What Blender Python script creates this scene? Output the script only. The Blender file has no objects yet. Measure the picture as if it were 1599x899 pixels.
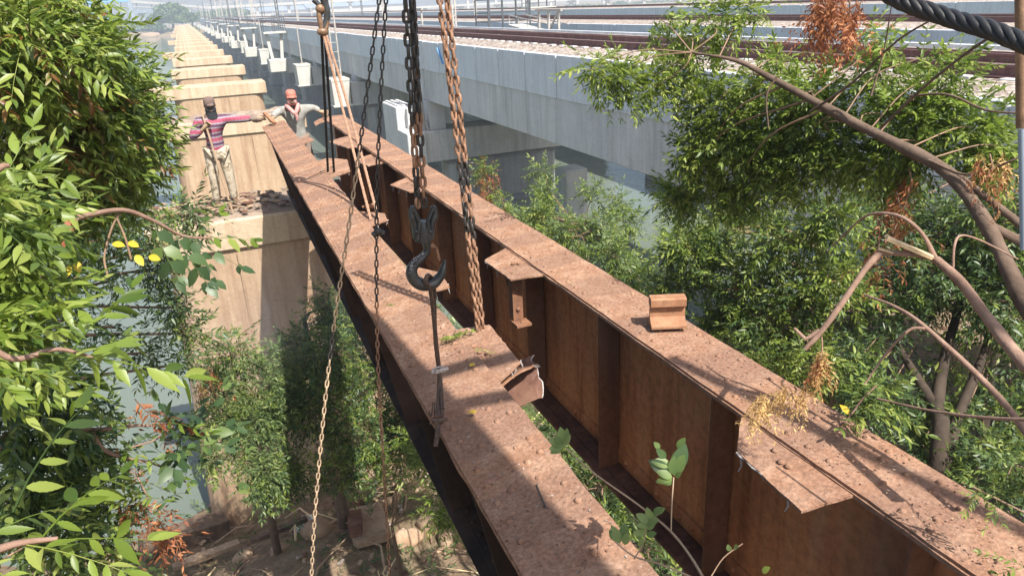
import bpy, math, random
import numpy as np
from mathutils import Vector, Matrix
R = math.radians
SC = bpy.context.scene
COL = SC.collection
# ------------------------------------------------------------------ camera
ZC = 8.5
FPX, CX, CY = 1150.0, 799.5, 449.5           # focal length and centre in photo pixels (1599 wide)
_dy = Vector((280 - CX, -(26 - CY), -FPX)).normalized()
_up = Vector((1, .05, 0)).cross(_dy).normalized()
if _up.y < 0: _up = -_up
_x = _dy.cross(_up)
CR = Matrix((_x, _dy, _up))                  # camera axes -> world
CAM = Vector((0, 0, ZC))
cd = bpy.data.cameras.new('camera'); cam = bpy.data.objects.new('camera', cd); COL.objects.link(cam)
cam.matrix_world = Matrix.Translation(CAM) @ CR.to_4x4()
cd.sensor_width = 36; cd.lens = 36 * FPX / 1599; cd.clip_start = .05; cd.clip_end = 6000
SC.camera = cam
def ray(u, v): return (CR @ Vector((u - CX, -(v - CY), -FPX))).normalized()
def at(u, v, d): return CAM + ray(u, v) * d                    # a point d metres away along a sight line
def onz(u, v, z): r = ray(u, v); return CAM + r * ((z - ZC) / r.z)
def ony(u, v, y): r = ray(u, v); return CAM + r * (y / r.y)
def onx(u, v, x): r = ray(u, v); return CAM + r * (x / r.x)
# ------------------------------------------------------------------ light
SUN = Vector((.17, -.74, 1.0)).normalized()
w = bpy.data.worlds.new('World'); SC.world = w; w.use_nodes = True
nt = w.node_tree; nt.nodes.clear()
sky = nt.nodes.new('ShaderNodeTexSky'); sky.sky_type = 'NISHITA'; sky.sun_disc = False
sky.sun_elevation = math.asin(SUN.z); sky.sun_rotation = math.atan2(SUN.x, SUN.y)
sky.air_density = 1.2; sky.dust_density = 3.0; sky.ozone_density = 1.0
bg = nt.nodes.new('ShaderNodeBackground'); bg.inputs[1].default_value = .092
wo = nt.nodes.new('ShaderNodeOutputWorld')
nt.links.new(sky.outputs[0], bg.inputs[0]); nt.links.new(bg.outputs[0], wo.inputs[0])
sd = bpy.data.lights.new('sun', 'SUN'); sd.energy = 5.0; sd.angle = R(.5); sd.color = (1, .95, .87)
so = bpy.data.objects.new('sun', sd); COL.objects.link(so); so.rotation_euler = SUN.to_track_quat('Z', 'Y').to_euler()
SC.view_settings.view_transform = 'Standard'; SC.view_settings.look = 'None'
SC.view_settings.exposure = .95; SC.view_settings.gamma = 1
SC.render.engine = 'CYCLES'
SC.cycles.max_bounces = 7; SC.cycles.diffuse_bounces = 4; SC.cycles.glossy_bounces = 3
SC.cycles.transmission_bounces = 4; SC.cycles.transparent_max_bounces = 6; SC.cycles.volume_bounces = 1
SC.cycles.caustics_reflective = False; SC.cycles.caustics_refractive = False
SC.cycles.use_denoising = True

# ------------------------------------------------------------------ materials
class NT:
    def __init__(s, name):
        s.m = bpy.data.materials.new(name); s.m.use_nodes = True; s.t = s.m.node_tree
        s.b = s.t.nodes['Principled BSDF']; s.out = s.t.nodes['Material Output']
        s.tc = s.t.nodes.new('ShaderNodeTexCoord')
    def n(s, typ, **kw):
        n = s.t.nodes.new(typ)
        for k, v in kw.items(): setattr(n, k, v)
        return n
    def l(s, a, b): s.t.links.new(a, b)
    def mapping(s, scale=(1, 1, 1), coord='Object', rot=(0, 0, 0)):
        m = s.n('ShaderNodeMapping'); m.inputs['Scale'].default_value = scale; m.inputs['Rotation'].default_value = rot
        s.l(s.tc.outputs[coord], m.inputs['Vector']); return m.outputs[0]
    def noise(s, scale, detail=6, rough=.6, vec=None, dist=0):
        n = s.n('ShaderNodeTexNoise'); n.inputs['Scale'].default_value = scale; n.inputs['Detail'].default_value = detail
        n.inputs['Roughness'].default_value = rough; n.inputs['Distortion'].default_value = dist
        s.l(vec if vec is not None else s.tc.outputs['Object'], n.inputs['Vector']); return n.outputs[0]
    def voro(s, scale, vec=None, out='Distance', feature='F1'):
        n = s.n('ShaderNodeTexVoronoi', feature=feature); n.inputs['Scale'].default_value = scale
        s.l(vec if vec is not None else s.tc.outputs['Object'], n.inputs['Vector']); return n.outputs[out]
    def ramp(s, fac, stops, interp='LINEAR'):
        r = s.n('ShaderNodeValToRGB'); r.color_ramp.interpolation = interp; e = r.color_ramp.elements
        while len(e) < len(stops): e.new(.5)
        for el, (p, c) in zip(e, stops):
            el.position = p; el.color = (*c, 1) if isinstance(c, (tuple, list)) else (c, c, c, 1)
        s.l(fac, r.inputs[0]); return r.outputs[0]
    def mix(s, fac, a, b, mode='MIX'):
        m = s.n('ShaderNodeMix', data_type='RGBA', blend_type=mode)
        for sock, v in ((m.inputs[0], fac), (m.inputs[6], a), (m.inputs[7], b)):
            if isinstance(v, (int, float)): sock.default_value = v
            elif isinstance(v, tuple): sock.default_value = (*v, 1)
            else: s.l(v, sock)
        return m.outputs[2]
    def bump(s, h, strength=.3, dist=.02, prev=None):
        b = s.n('ShaderNodeBump'); b.inputs['Strength'].default_value = strength; b.inputs['Distance'].default_value = dist
        s.l(h, b.inputs['Height'])
        if prev is not None: s.l(prev, b.inputs['Normal'])
        s.l(b.outputs[0], s.b.inputs['Normal']); return b.outputs[0]
    def fin(s, col=None, rough=.8, metal=0, spec=None):
        if col is not None:
            if isinstance(col, tuple): s.b.inputs['Base Color'].default_value = (*col, 1)
            else: s.l(col, s.b.inputs['Base Color'])
        if isinstance(rough, (int, float)): s.b.inputs['Roughness'].default_value = rough
        else: s.l(rough, s.b.inputs['Roughness'])
        s.b.inputs['Metallic'].default_value = metal
        if spec is not None: s.b.inputs['Specular IOR Level'].default_value = spec
        return s.m
def plain(name, col, rough=.7, var=.25, scale=8, metal=0, bump=.15):
    s = NT(name); f = s.noise(scale)
    c = s.ramp(f, [(.3, tuple(x * (1 - var) for x in col)), (.7, tuple(min(1, x * (1 + var)) for x in col))])
    if bump: s.bump(s.noise(scale * 6), bump, .01)
    return s.fin(c, rough, metal)
def rust_flange(name, seed=0):
    s = NT(name); v = s.mapping((1, 1, 1))
    a = s.noise(1.3, 8, .7); b = s.noise(9, 8, .75); c = s.noise(60, 4, .7)
    base = s.ramp(b, [(.25, (.21, .10, .052)), (.45, (.32, .175, .105)), (.62, (.43, .275, .185)), (.85, (.54, .40, .30))])
    dark = s.ramp(a, [(.35, 0), (.62, 1)])
    col = s.mix(dark, base, s.mix(.55, base, (.25, .14, .10)))
    band = s.n('ShaderNodeTexWave', wave_type='BANDS', bands_direction='Y'); band.inputs['Scale'].default_value = .57
    band.inputs['Distortion'].default_value = 2.6; band.inputs['Detail'].default_value = 3; band.inputs['Detail Scale'].default_value = 2.5
    s.l(s.tc.outputs['Object'], band.inputs['Vector'])
    bm = s.ramp(band.outputs[1], [(.45, 0), (.6, .45)])
    col = s.mix(bm, col, (.21, .125, .09))
    specks = s.ramp(s.voro(55), [(.0, 1), (.16, 0)])
    sel = s.ramp(s.noise(14, 2), [(.5, 0), (.6, 1)])
    col = s.mix(s.mix(1, specks, sel, 'MULTIPLY'), col, (.50, .38, .28))
    grit = s.ramp(c, [(.35, .55), (.65, 1.15)])
    col = s.mix(.8, col, grit, 'MULTIPLY')
    n1 = s.bump(b, .55, .012); s.bump(c, .6, .006, n1)
    return s.fin(col, .92, 0, .2)
def rust_web(name, c0=(.26, .10, .042), c1=(.54, .23, .10), c2=(.58, .31, .16)):
    s = NT(name); st = s.noise(3, 8, .65, s.mapping((1.2, 2.2, .22))); f = s.noise(22, 8, .7)
    col = s.ramp(st, [(.3, c0), (.5, c1), (.72, c2)])
    pits = s.ramp(f, [(.3, .55), (.55, 1.0), (.8, 1.2)])
    col = s.mix(.8, col, pits, 'MULTIPLY')
    lo = s.noise(1.1, 5, .6); col = s.mix(s.ramp(lo, [(.5, 0), (.75, .6)]), col, (.16, .10, .085))
    n1 = s.bump(f, .35, .006); s.bump(s.noise(90, 3), .35, .003, n1)
    return s.fin(col, .75, 0, .3)
def concrete(name, c0, c1, stain, st_amt=.6, scale=.8):
    s = NT(name); f = s.noise(scale, 8, .65)
    col = s.ramp(f, [(.3, c0), (.7, c1)])
    st = s.noise(1.6, 8, .7, s.mapping((2.2, 2.2, .18)))
    col = s.mix(s.ramp(st, [(.46, 0), (.72, st_amt)]), col, stain)
    s2_ = s.noise(2.0, 6, .6, s.mapping((4.5, 4.5, .12))); col = s.mix(s.ramp(s2_, [(.52, 0), (.70, st_amt * .55)]), col, stain)
    bl_ = s.noise(2.6, 8, .75); col = s.mix(s.ramp(bl_, [(.55, 0), (.68, st_amt * .45)]), col, stain)
    f2 = s.noise(18, 6, .7); col = s.mix(.5, col, s.ramp(f2, [(.3, .7), (.7, 1.15)]), 'MULTIPLY')
    cr = s.ramp(s.voro(.9, out='Distance', feature='DISTANCE_TO_EDGE'), [(0, .55), (.006, 1)])
    col = s.mix(.25, col, cr, 'MULTIPLY')
    n1 = s.bump(f2, .3, .02); s.bump(s.noise(80, 3), .3, .005, n1)
    return s.fin(col, .9, 0, .2)
def leafmat(name, cols, trans=.35, rough=.42):
    s = NT(name); g = s.n('ShaderNodeNewGeometry'); cl = s.noise(1.3, 2)
    ad = s.n('ShaderNodeMath', operation='MULTIPLY_ADD'); s.l(g.outputs['Random Per Island'], ad.inputs[0]); ad.inputs[1].default_value = .72
    m2 = s.n('ShaderNodeMath', operation='MULTIPLY_ADD'); s.l(cl, m2.inputs[0]); m2.inputs[1].default_value = .9; m2.inputs[2].default_value = -.26
    s.l(m2.outputs[0], ad.inputs[2])
    col = s.ramp(ad.outputs[0], cols)
    s.fin(col, rough, 0, .45)
    tr = s.n('ShaderNodeBsdfTranslucent'); s.l(s.mix(1, col, (1.0, 1.0, .35), 'MULTIPLY'), tr.inputs[0])
    hs = s.n('ShaderNodeHueSaturation'); hs.inputs['Value'].default_value = 1.6; s.l(col, hs.inputs['Color']); s.l(hs.outputs[0], tr.inputs[0])
    mx = s.n('ShaderNodeMixShader'); mx.inputs[0].default_value = trans
    s.l(s.b.outputs[0], mx.inputs[1]); s.l(tr.outputs[0], mx.inputs[2]); s.l(mx.outputs[0], s.out.inputs[0])
    return s.m
M = {}
M['flange'] = rust_flange('rusty_flange')
M['web'] = rust_web('rusty_web')
M['rust_dark'] = rust_web('dark_rust', (.06, .03, .022), (.13, .06, .04), (.20, .11, .07))
M['stiffener'] = rust_web('shadowed_sooty_rust', (.09, .04, .025), (.19, .085, .045), (.27, .14, .08))  # rust darkened for the shadow under the flange, plus some soot
M['web_black'] = rust_web('shade_black_web', (.018, .012, .010), (.035, .02, .015), (.07, .04, .028))  # near-black rust, shade of the left girder's side put into the colour
M['rust_orange'] = rust_web('orange_rust', (.15, .07, .04), (.29, .14, .075), (.38, .22, .13))
M['cut'] = plain('flame_cut_edge', (.36, .33, .31), .45, .5, 60)
M['old_conc'] = concrete('old_concrete', (.34, .235, .15), (.45, .335, .23), (.22, .12, .07), .8)
M['cap_conc'] = concrete('cap_concrete', (.42, .33, .225), (.55, .45, .33), (.28, .17, .10), .7, 1.4)
M['rough_top'] = concrete('rough_mortar', (.20, .15, .12), (.38, .30, .23), (.12, .08, .06), .6, 3)
M['new_conc'] = concrete('grey_concrete', (.58, .62, .66), (.69, .73, .77), (.36, .37, .38), .5)
M['beam_conc'] = concrete('beam_concrete', (.52, .53, .53), (.63, .63, .62), (.27, .26, .25), .55)
M['shaded_conc'] = concrete('shade_toned_concrete', (.30, .31, .32), (.42, .42, .41), (.15, .15, .15), .6)  # concrete darkened to stand for the shade under the deck
M['white_conc'] = concrete('white_concrete', (.44, .43, .40), (.55, .54, .50), (.40, .36, .30), .5)
M['rail'] = rust_web('rail_steel', (.10, .045, .045), (.17, .08, .075), (.24, .13, .11))
M['railhead'] = plain('worn_rail_head', (.40, .33, .30), .35, .2, 5, .6)
M['pole'] = plain('pale_painted_pole', (.36, .34, .31), .6, .2, 6)
M['darkpole'] = plain('dark_painted_steel', (.06, .07, .08), .5, .3, 6)
M['blue'] = plain('blue_painted_steel', (.10, .30, .62), .5, .15, .3)
M['steelblue'] = plain('weathered_blue_grey_steel', (.22, .27, .33), .6, .2, .3)
M['chain_dark'] = plain('oily_black_chain', (.045, .04, .038), .45, .5, 40, .3)
M['chain_rust'] = plain('rusty_chain', (.23, .125, .075), .75, .55, 30)
M['chain_tan'] = plain('dusty_tan_chain', (.36, .26, .17), .7, .4, 25)
M['hook'] = plain('dark_forged_steel', (.055, .058, .06), .42, .5, 25, .4)
M['hookbrown'] = plain('brown_greasy_steel', (.20, .12, .07), .5, .5, 25, .2)
M['rope'] = plain('dark_wire_rope', (.085, .055, .042), .6, .5, 60, .2)
M['rope_rust'] = plain('rusty_wire_rope', (.34, .20, .13), .75, .35, 50)
M['rope_black'] = plain('black_rope', (.02, .018, .018), .7, .3, 50)
M['wood'] = concrete('weathered_wood', (.30, .21, .14), (.42, .31, .21), (.14, .09, .06), .6, 4)
M['bark'] = concrete('bark', (.10, .068, .05), (.19, .135, .10), (.05, .035, .026), .7, 7)
M['bark_dark'] = concrete('shaded_dark_bark', (.04, .03, .024), (.08, .06, .045), (.02, .016, .012), .6, 7)  # bark colour darkened to stand for shade under the crown
M['bark_red'] = concrete('young_bark', (.20, .12, .085), (.33, .22, .17), (.10, .06, .045), .5, 9)
M['splinter'] = plain('fresh_split_wood', (.62, .47, .28), .8, .2, 30)
M['twig'] = plain('twig', (.22, .14, .09), .8, .3, 20)
G = lambda *c: c
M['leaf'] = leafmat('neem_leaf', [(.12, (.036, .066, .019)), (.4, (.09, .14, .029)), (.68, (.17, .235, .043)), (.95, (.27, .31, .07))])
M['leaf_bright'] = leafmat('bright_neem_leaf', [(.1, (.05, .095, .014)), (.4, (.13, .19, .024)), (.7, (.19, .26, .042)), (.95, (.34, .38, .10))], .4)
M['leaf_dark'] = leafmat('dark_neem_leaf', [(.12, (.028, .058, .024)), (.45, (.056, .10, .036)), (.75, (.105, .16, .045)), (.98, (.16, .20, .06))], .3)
M['leaf_dusty'] = leafmat('dusty_leaf', [(.12, (.05, .085, .032)), (.45, (.085, .135, .045)), (.75, (.14, .19, .06)), (.98, (.21, .25, .09))], .3, .6)
M['leaf_pale'] = leafmat('pale_leaf', [(.1, (.10, .17, .055)), (.9, (.21, .28, .10))], .4)
M['leaf_red'] = leafmat('reddish_young_leaf', [(.1, (.14, .055, .02)), (.5, (.22, .11, .035)), (.9, (.16, .19, .03))], .4)
M['leaf_dead'] = leafmat('dead_leaf', [(.1, (.12, .04, .02)), (.5, (.26, .085, .035)), (.9, (.42, .19, .08))], .3, .6)
M['leaf_yellow'] = leafmat('yellow_leaf', [(.1, (.45, .30, .02)), (.9, (.60, .48, .05))], .4)
M['straw'] = leafmat('straw', [(.1, (.42, .24, .08)), (.9, (.60, .42, .18))], .3, .7)
M['far_leaf'] = leafmat('far_foliage', [(.12, (.03, .075, .018)), (.5, (.065, .12, .028)), (.95, (.14, .19, .05))], .2, .6)
def ground_mat():
    s = NT('bank_soil'); a = s.noise(.35, 8, .65); b = s.noise(5, 8, .7)
    col = s.ramp(b, [(.3, (.13, .085, .055)), (.5, (.24, .17, .115)), (.7, (.34, .26, .18))])
    gr = s.ramp(a, [(.45, 0), (.65, .7)]); col = s.mix(gr, col, (.09, .115, .045))
    n1 = s.bump(b, .8, .08); s.bump(s.noise(30, 5), .6, .02, n1)
    return s.fin(col, .95, 0, .1)
M['ground'] = ground_mat()
def water_mat():
    s = NT('river_water'); b = s.b
    n = s.noise(1.1, 5, .6, s.mapping((1, .45, 1))); n2 = s.noise(.05, 3)
    b.inputs['Base Color'].default_value = (.075, .105, .075, 1)
    s.l(s.ramp(n2, [(.35, (.12, .145, .12)), (.65, (.145, .17, .14))]), b.inputs['Base Color'])
    b.inputs['Roughness'].default_value = .06; b.inputs['IOR'].default_value = 1.333
    s.bump(n, .35, .12); return s.m
M['water'] = water_mat()
def ballast_mat():
    s = NT('ballast_stone'); v = s.voro(14, out='Color'); d = s.voro(14)
    bw = s.n('ShaderNodeRGBToBW'); s.l(v, bw.inputs[0])
    col = s.ramp(bw.outputs[0], [(.2, (.22, .17, .14)), (.5, (.42, .35, .30)), (.8, (.58, .50, .44))])
    col = s.mix(.8, col, s.ramp(d, [(.2, 1), (.6, .45)]), 'MULTIPLY')
    s.bump(d, -1.0, .06); return s.fin(col, .9, 0, .2)
M['ballast'] = ballast_mat()
def striped():
    s = NT('striped_shirt_cloth'); w_ = s.n('ShaderNodeTexWave', wave_type='BANDS', bands_direction='Z'); w_.inputs['Scale'].default_value = 2.3
    w_.inputs['Distortion'].default_value = .6; w_.inputs['Detail'].default_value = 2; w_.inputs['Phase Offset'].default_value = 1.5
    s.l(s.tc.outputs['Object'], w_.inputs['Vector'])
    w2 = s.n('ShaderNodeTexWave', wave_type='BANDS', bands_direction='X'); w2.inputs['Scale'].default_value = 6; s.l(s.tc.outputs['Object'], w2.inputs['Vector'])
    col = s.ramp(w_.outputs[1], [(.0, (.30, .07, .11)), (.3, (.38, .12, .17)), (.42, (.20, .18, .21)), (.7, (.30, .29, .32)), (.85, (.13, .07, .11)), (1, (.10, .05, .09))])
    col = s.mix(.25, col, s.ramp(w2.outputs[1], [(.4, 1), (.6, .6)]), 'MULTIPLY')
    s.bump(s.noise(14, 4), .5, .02); return s.fin(col, .9, 0, .1)
M['shirt1'] = striped()
def camo():
    s = NT('faded_camouflage_cloth'); f = s.noise(9, 2)
    c = s.ramp(f, [(.0, (.42, .37, .29)), (.52, (.35, .29, .21)), (.58, (.20, .16, .11)), (.66, (.50, .44, .34))], 'CONSTANT')
    s.bump(s.noise(16, 4), .6, .02); return s.fin(c, .9, 0, .1)
M['camo'] = camo()
M['shirt2'] = plain('dusty_grey_cloth', (.26, .255, .235), .9, .35, 6)
M['trousers2'] = plain('brown_trouser_cloth', (.20, .15, .12), .9, .3, 8)
M['scarf'] = plain('faded_pink_cloth', (.50, .25, .23), .9, .25, 12)
M['redcloth'] = plain('faded_red_cloth', (.42, .15, .11), .9, .2, 14)
M['skin'] = plain('brown_skin', (.15, .085, .055), .55, .12, 10, 0, 0)
M['beard'] = plain('black_face_cloth', (.015, .016, .02), .9, .3, 20)
M['capcloth'] = plain('dark_brown_cap_cloth', (.14, .095, .08), .9, .2, 14)
M['glass'] = plain('dark_lens', (.012, .012, .014), .15, .1, 5, 0, 0)
M['boot'] = plain('dusty_shoe', (.17, .12, .085), .8, .3, 14)
M['glove'] = plain('dirty_work_glove', (.34, .24, .15), .9, .3, 16)
M['cable'] = plain('black_cable', (.02, .02, .022), .5, .2, 20)
M['paint_blue'] = plain('blue_tarpaulin_strip', (.08, .25, .50), .6, .1, 10)
M['plastic'] = plain('white_plastic_scrap', (.62, .62, .60), .5, .1, 20)

# ------------------------------------------------------------------ mesh helpers
def frame(d, up=Vector((0, 0, 1))):
    d = Vector(d).normalized()
    if abs(d.dot(up)) > .98: up = Vector((1, 0, 0))
    a = up.cross(d).normalized(); return a, d.cross(a), d
class MB:
    def __init__(s): s.v = []; s.f = []; s.mi = []; s.mats = []; s.cur = 0; s.sm = []
        
    def use(s, m):
        if m not in s.mats: s.mats.append(m)
        s.cur = s.mats.index(m); return s
    def add(s, vs, fs, smooth=False):
        o = len(s.v); s.v += [tuple(v) for v in vs]
        for f in fs: s.f.append(tuple(i + o for i in f)); s.mi.append(s.cur); s.sm.append(smooth)
        return s
    def box(s, x0, x1, y0, y1, z0, z1, bev=0, M4=None):
        if bev > 0:
            vs = []
            for (sx, sy, sz) in [(a, b, c) for a in (0, 1) for b in (0, 1) for c in (0, 1)]: pass
            import itertools
            b = min(bev, (x1 - x0) / 2.5, (y1 - y0) / 2.5, (z1 - z0) / 2.5)
            # chamfered in plan and on top/bottom edges
            def ring(z, i):
                X0, X1, Y0, Y1 = x0 + i, x1 - i, y0 + i, y1 - i
                return [(X0 + b, Y0, z), (X1 - b, Y0, z), (X1, Y0 + b, z), (X1, Y1 - b, z), (X1 - b, Y1, z), (X0 + b, Y1, z), (X0, Y1 - b, z), (X0, Y0 + b, z)]
            rs = [ring(z0, b), ring(z0 + b, 0), ring(z1 - b, 0), ring(z1, b)]
            vs = [p for r_ in rs for p in r_]; fs = []
            for k in range(3):
                for i in range(8): j = (i + 1) % 8; fs.append((k * 8 + i, k * 8 + j, k * 8 + 8 + j, k * 8 + 8 + i))
            fs.append(tuple(range(7, -1, -1))); fs.append(tuple(range(24, 32)))
        else:
            vs = [(x, y, z) for z in (z0, z1) for (x, y) in ((x0, y0), (x1, y0), (x1, y1), (x0, y1))]
            fs = [(3, 2, 1, 0), (4, 5, 6, 7), (0, 1, 5, 4), (1, 2, 6, 5), (2, 3, 7, 6), (3, 0, 4, 7)]
        if M4 is not None: vs = [M4 @ Vector(v) for v in vs]
        return s.add(vs, fs)
    def bar(s, a, b, wd, ht, roll=0, bev=0):
        a = Vector(a); b = Vector(b); X, Y, Z = frame(b - a)
        m = Matrix((X, Y, Z)).transposed().to_4x4(); m.translation = a
        return s.box(-wd / 2, wd / 2, -ht / 2, ht / 2, 0, (b - a).length, bev, m @ Matrix.Rotation(roll, 4, 'Z'))
    def tube(s, pts, rad, n=8, smooth=True, cap=True, twist=None, flat=1.0):
        pts = [Vector(p) for p in pts]; m = len(pts)
        if not hasattr(rad, '__len__'): rad = [rad] * m
        vs = []; X = None
        for i, p in enumerate(pts):
            d = (pts[min(i + 1, m - 1)] - pts[max(i - 1, 0)]).normalized()
            if X is None: X = frame(d)[0]
            else:
                X = (X - d * X.dot(d))
                X = X.normalized() if X.length > 1e-6 else frame(d)[0]
            Y = d.cross(X)
            for k in range(n):
                t = 2 * math.pi * k / n; vs.append(p + X * (math.cos(t) * rad[i]) + Y * (math.sin(t) * rad[i] * flat))
        fs = [(i * n + k, i * n + (k + 1) % n, (i + 1) * n + (k + 1) % n, (i + 1) * n + k) for i in range(m - 1) for k in range(n)]
        s.add(vs, fs, smooth)
        if cap: s.add(vs[:n], [tuple(range(n - 1, -1, -1))]); s.add(vs[-n:], [tuple(range(n))])
        return s
    def prism(s, poly, z0, z1, M4=None):
        n = len(poly); vs = [(x, y, z0) for x, y in poly] + [(x, y, z1) for x, y in poly]
        if M4 is not None: vs = [M4 @ Vector(v) for v in vs]
        fs = [tuple(range(n - 1, -1, -1)), tuple(range(n, 2 * n))] + [(i, (i + 1) % n, n + (i + 1) % n, n + i) for i in range(n)]
        return s.add(vs, fs)
    def ball(s, c, r, n=8, m=6, sc=(1, 1, 1), zmin=-1):
        vs = []; c = Vector(c)
        for i in range(m + 1):
            ph = math.pi * i / m
            z = max(math.cos(ph), zmin)
            for k in range(n):
                t = 2 * math.pi * k / n; vs.append(c + Vector((math.sin(ph) * math.cos(t) * r * sc[0], math.sin(ph) * math.sin(t) * r * sc[1], z * r * sc[2])))
        fs = [(i * n + k, (i + 1) * n + k, (i + 1) * n + (k + 1) % n, i * n + (k + 1) % n) for i in range(m) for k in range(n)]
        return s.add(vs, fs, True)
    def rivet(s, x, y, z, r=.014, up=(0, 0, 1)):
        X, Y, Z = frame(up); c = Vector((x, y, z)); vs = []; n = 8
        for (rr, h) in ((1, 0), (.86, .42), (.5, .72)):
            for k in range(n): t = 2 * math.pi * k / n; vs.append(c + (X * math.cos(t) + Y * math.sin(t)) * r * rr + Z * r * h)
        vs.append(c + Z * r * .8)
        fs = [(i * n + k, i * n + (k + 1) % n, (i + 1) * n + (k + 1) % n, (i + 1) * n + k) for i in range(2) for k in range(n)]
        fs += [(2 * n + k, 2 * n + (k + 1) % n, 3 * n) for k in range(n)]
        return s.add(vs, fs, True)
    def build(s, name, m=None, parent=None):
        me = bpy.data.meshes.new(name); off = Vector((0, 0, 0))
        if parent is not None:
            p = parent
            while p.parent is not None: p = p.parent
            if not p.get('_local'): off = p.location
        me.from_pydata([tuple(Vector(v) - off) for v in s.v] if off.length else s.v, [], s.f)
        mats = s.mats if s.mats else [m]
        for x in mats: me.materials.append(M[x] if isinstance(x, str) else x)
        me.polygons.foreach_set('material_index', s.mi); me.polygons.foreach_set('use_smooth', s.sm); me.update()
        o = bpy.data.objects.new(name, me); COL.objects.link(o)
        if parent is not None: o.parent = parent
        return o
def tag(o, label=None, cat=None, group=None, kind=None):
    if label: o['label'] = label
    if cat: o['category'] = cat
    if group: o['group'] = group
    if kind: o['kind'] = kind
    return o
def thing(name, label, cat, loc, group=None, rot=0, local=False):
    o = bpy.data.objects.new(name, None); COL.objects.link(o); o.location = loc; o.rotation_euler = (0, 0, rot); o.empty_display_size = .1
    if local: o['_local'] = 1
    return tag(o, label, cat, group)
def clean_local():
    for o in bpy.data.objects:
        if '_local' in o: del o['_local']
def catmull(pts, k=6):
    P = [Vector(p) for p in pts]; P = [P[0] * 2 - P[1]] + P + [P[-1] * 2 - P[-2]]; out = []
    for i in range(1, len(P) - 2):
        for j in range(k):
            t = j / k; a, b, c, d = P[i - 1], P[i], P[i + 1], P[i + 2]
            out.append(.5 * ((2 * b) + (c - a) * t + (2 * a - 5 * b + 4 * c - d) * t * t + (3 * b - a - 3 * c + d) * t ** 3))
    out.append(P[-2]); return out
def rough(o, amt, scale=3.0, seed=0, axis=None):          # displace vertices with smooth noise
    from mathutils import noise as nz
    for v in o.data.vertices:
        d = nz.noise_vector(Vector(v.co) * scale + Vector((seed, seed * 1.7, 0))) * amt
        if axis == 'z': v.co.z += d.z
        else: v.co += d

# ------------------------------------------------------------------ setting: terrain and river
def bank_h(x, y):
    from mathutils import noise as nz
    sh = 13.0 + 1.2 * nz.noise(Vector((x * .15, 0, 3))) + (1.6 if x > 4 else 0) - (.4 if x < 0 else 0)
    if y < 200:
        d = sh - y
        h = .0 + max(-2.5, min(1.3, d * .33)) if d < 4 else 1.3 + min(1.2, (d - 4) * .12)
        h += .22 * nz.noise(Vector((x * .6, y * .6, 0))) + .07 * nz.noise(Vector((x * 2.1, y * 2.1, 5)))
        return h
    fs = 404 + 6 * nz.noise(Vector((x * .02, 0, 9)))
    d = y - fs
    h = max(-2.5, min(2.2, d * .25)) + .5 * nz.noise(Vector((x * .05, y * .05, 0))) * (1 if d > 0 else 0)
    return h
def terrain():
    xs = sorted(set([-2500, -1200, -600, -300, -150, -80, -50, -36] + [-28 + i * .5 for i in range(125)] + [36, 40, 45, 52, 60, 75, 95, 120, 160, 220, 300, 420, 600, 1200, 2500]))
    ys = sorted(set([-300, -120, -60, -40, -28, -20, -14, -10, -7, -5, -3.5, -2] + [-1 + i * .45 for i in range(46)] + [22, 26, 35, 60, 150, 300, 380, 392, 396, 400, 403, 406, 409, 412, 416, 422, 430, 445, 470, 520, 620, 900, 1500, 3500]))
    vs = [(x, y, bank_h(x, y)) for y in ys for x in xs]; nx = len(xs)
    fs = [(j * nx + i, j * nx + i + 1, (j + 1) * nx + i + 1, (j + 1) * nx + i) for j in range(len(ys) - 1) for i in range(nx - 1)]
    m = MB(); m.add(vs, fs, True); tag(m.build('ground', 'ground'), 'brown earth river bank strewn with debris and scrub', None, None, 'structure')
    m = MB(); m.add([(-2500, -300, 0), (2500, -300, 0), (2500, 3500, 0), (-2500, 3500, 0)], [(0, 1, 2, 3)])
    tag(m.build('water', 'water'), 'calm greenish river water under the bridges', None, None, 'structure')
terrain()
rnd = random.Random(7)

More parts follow.
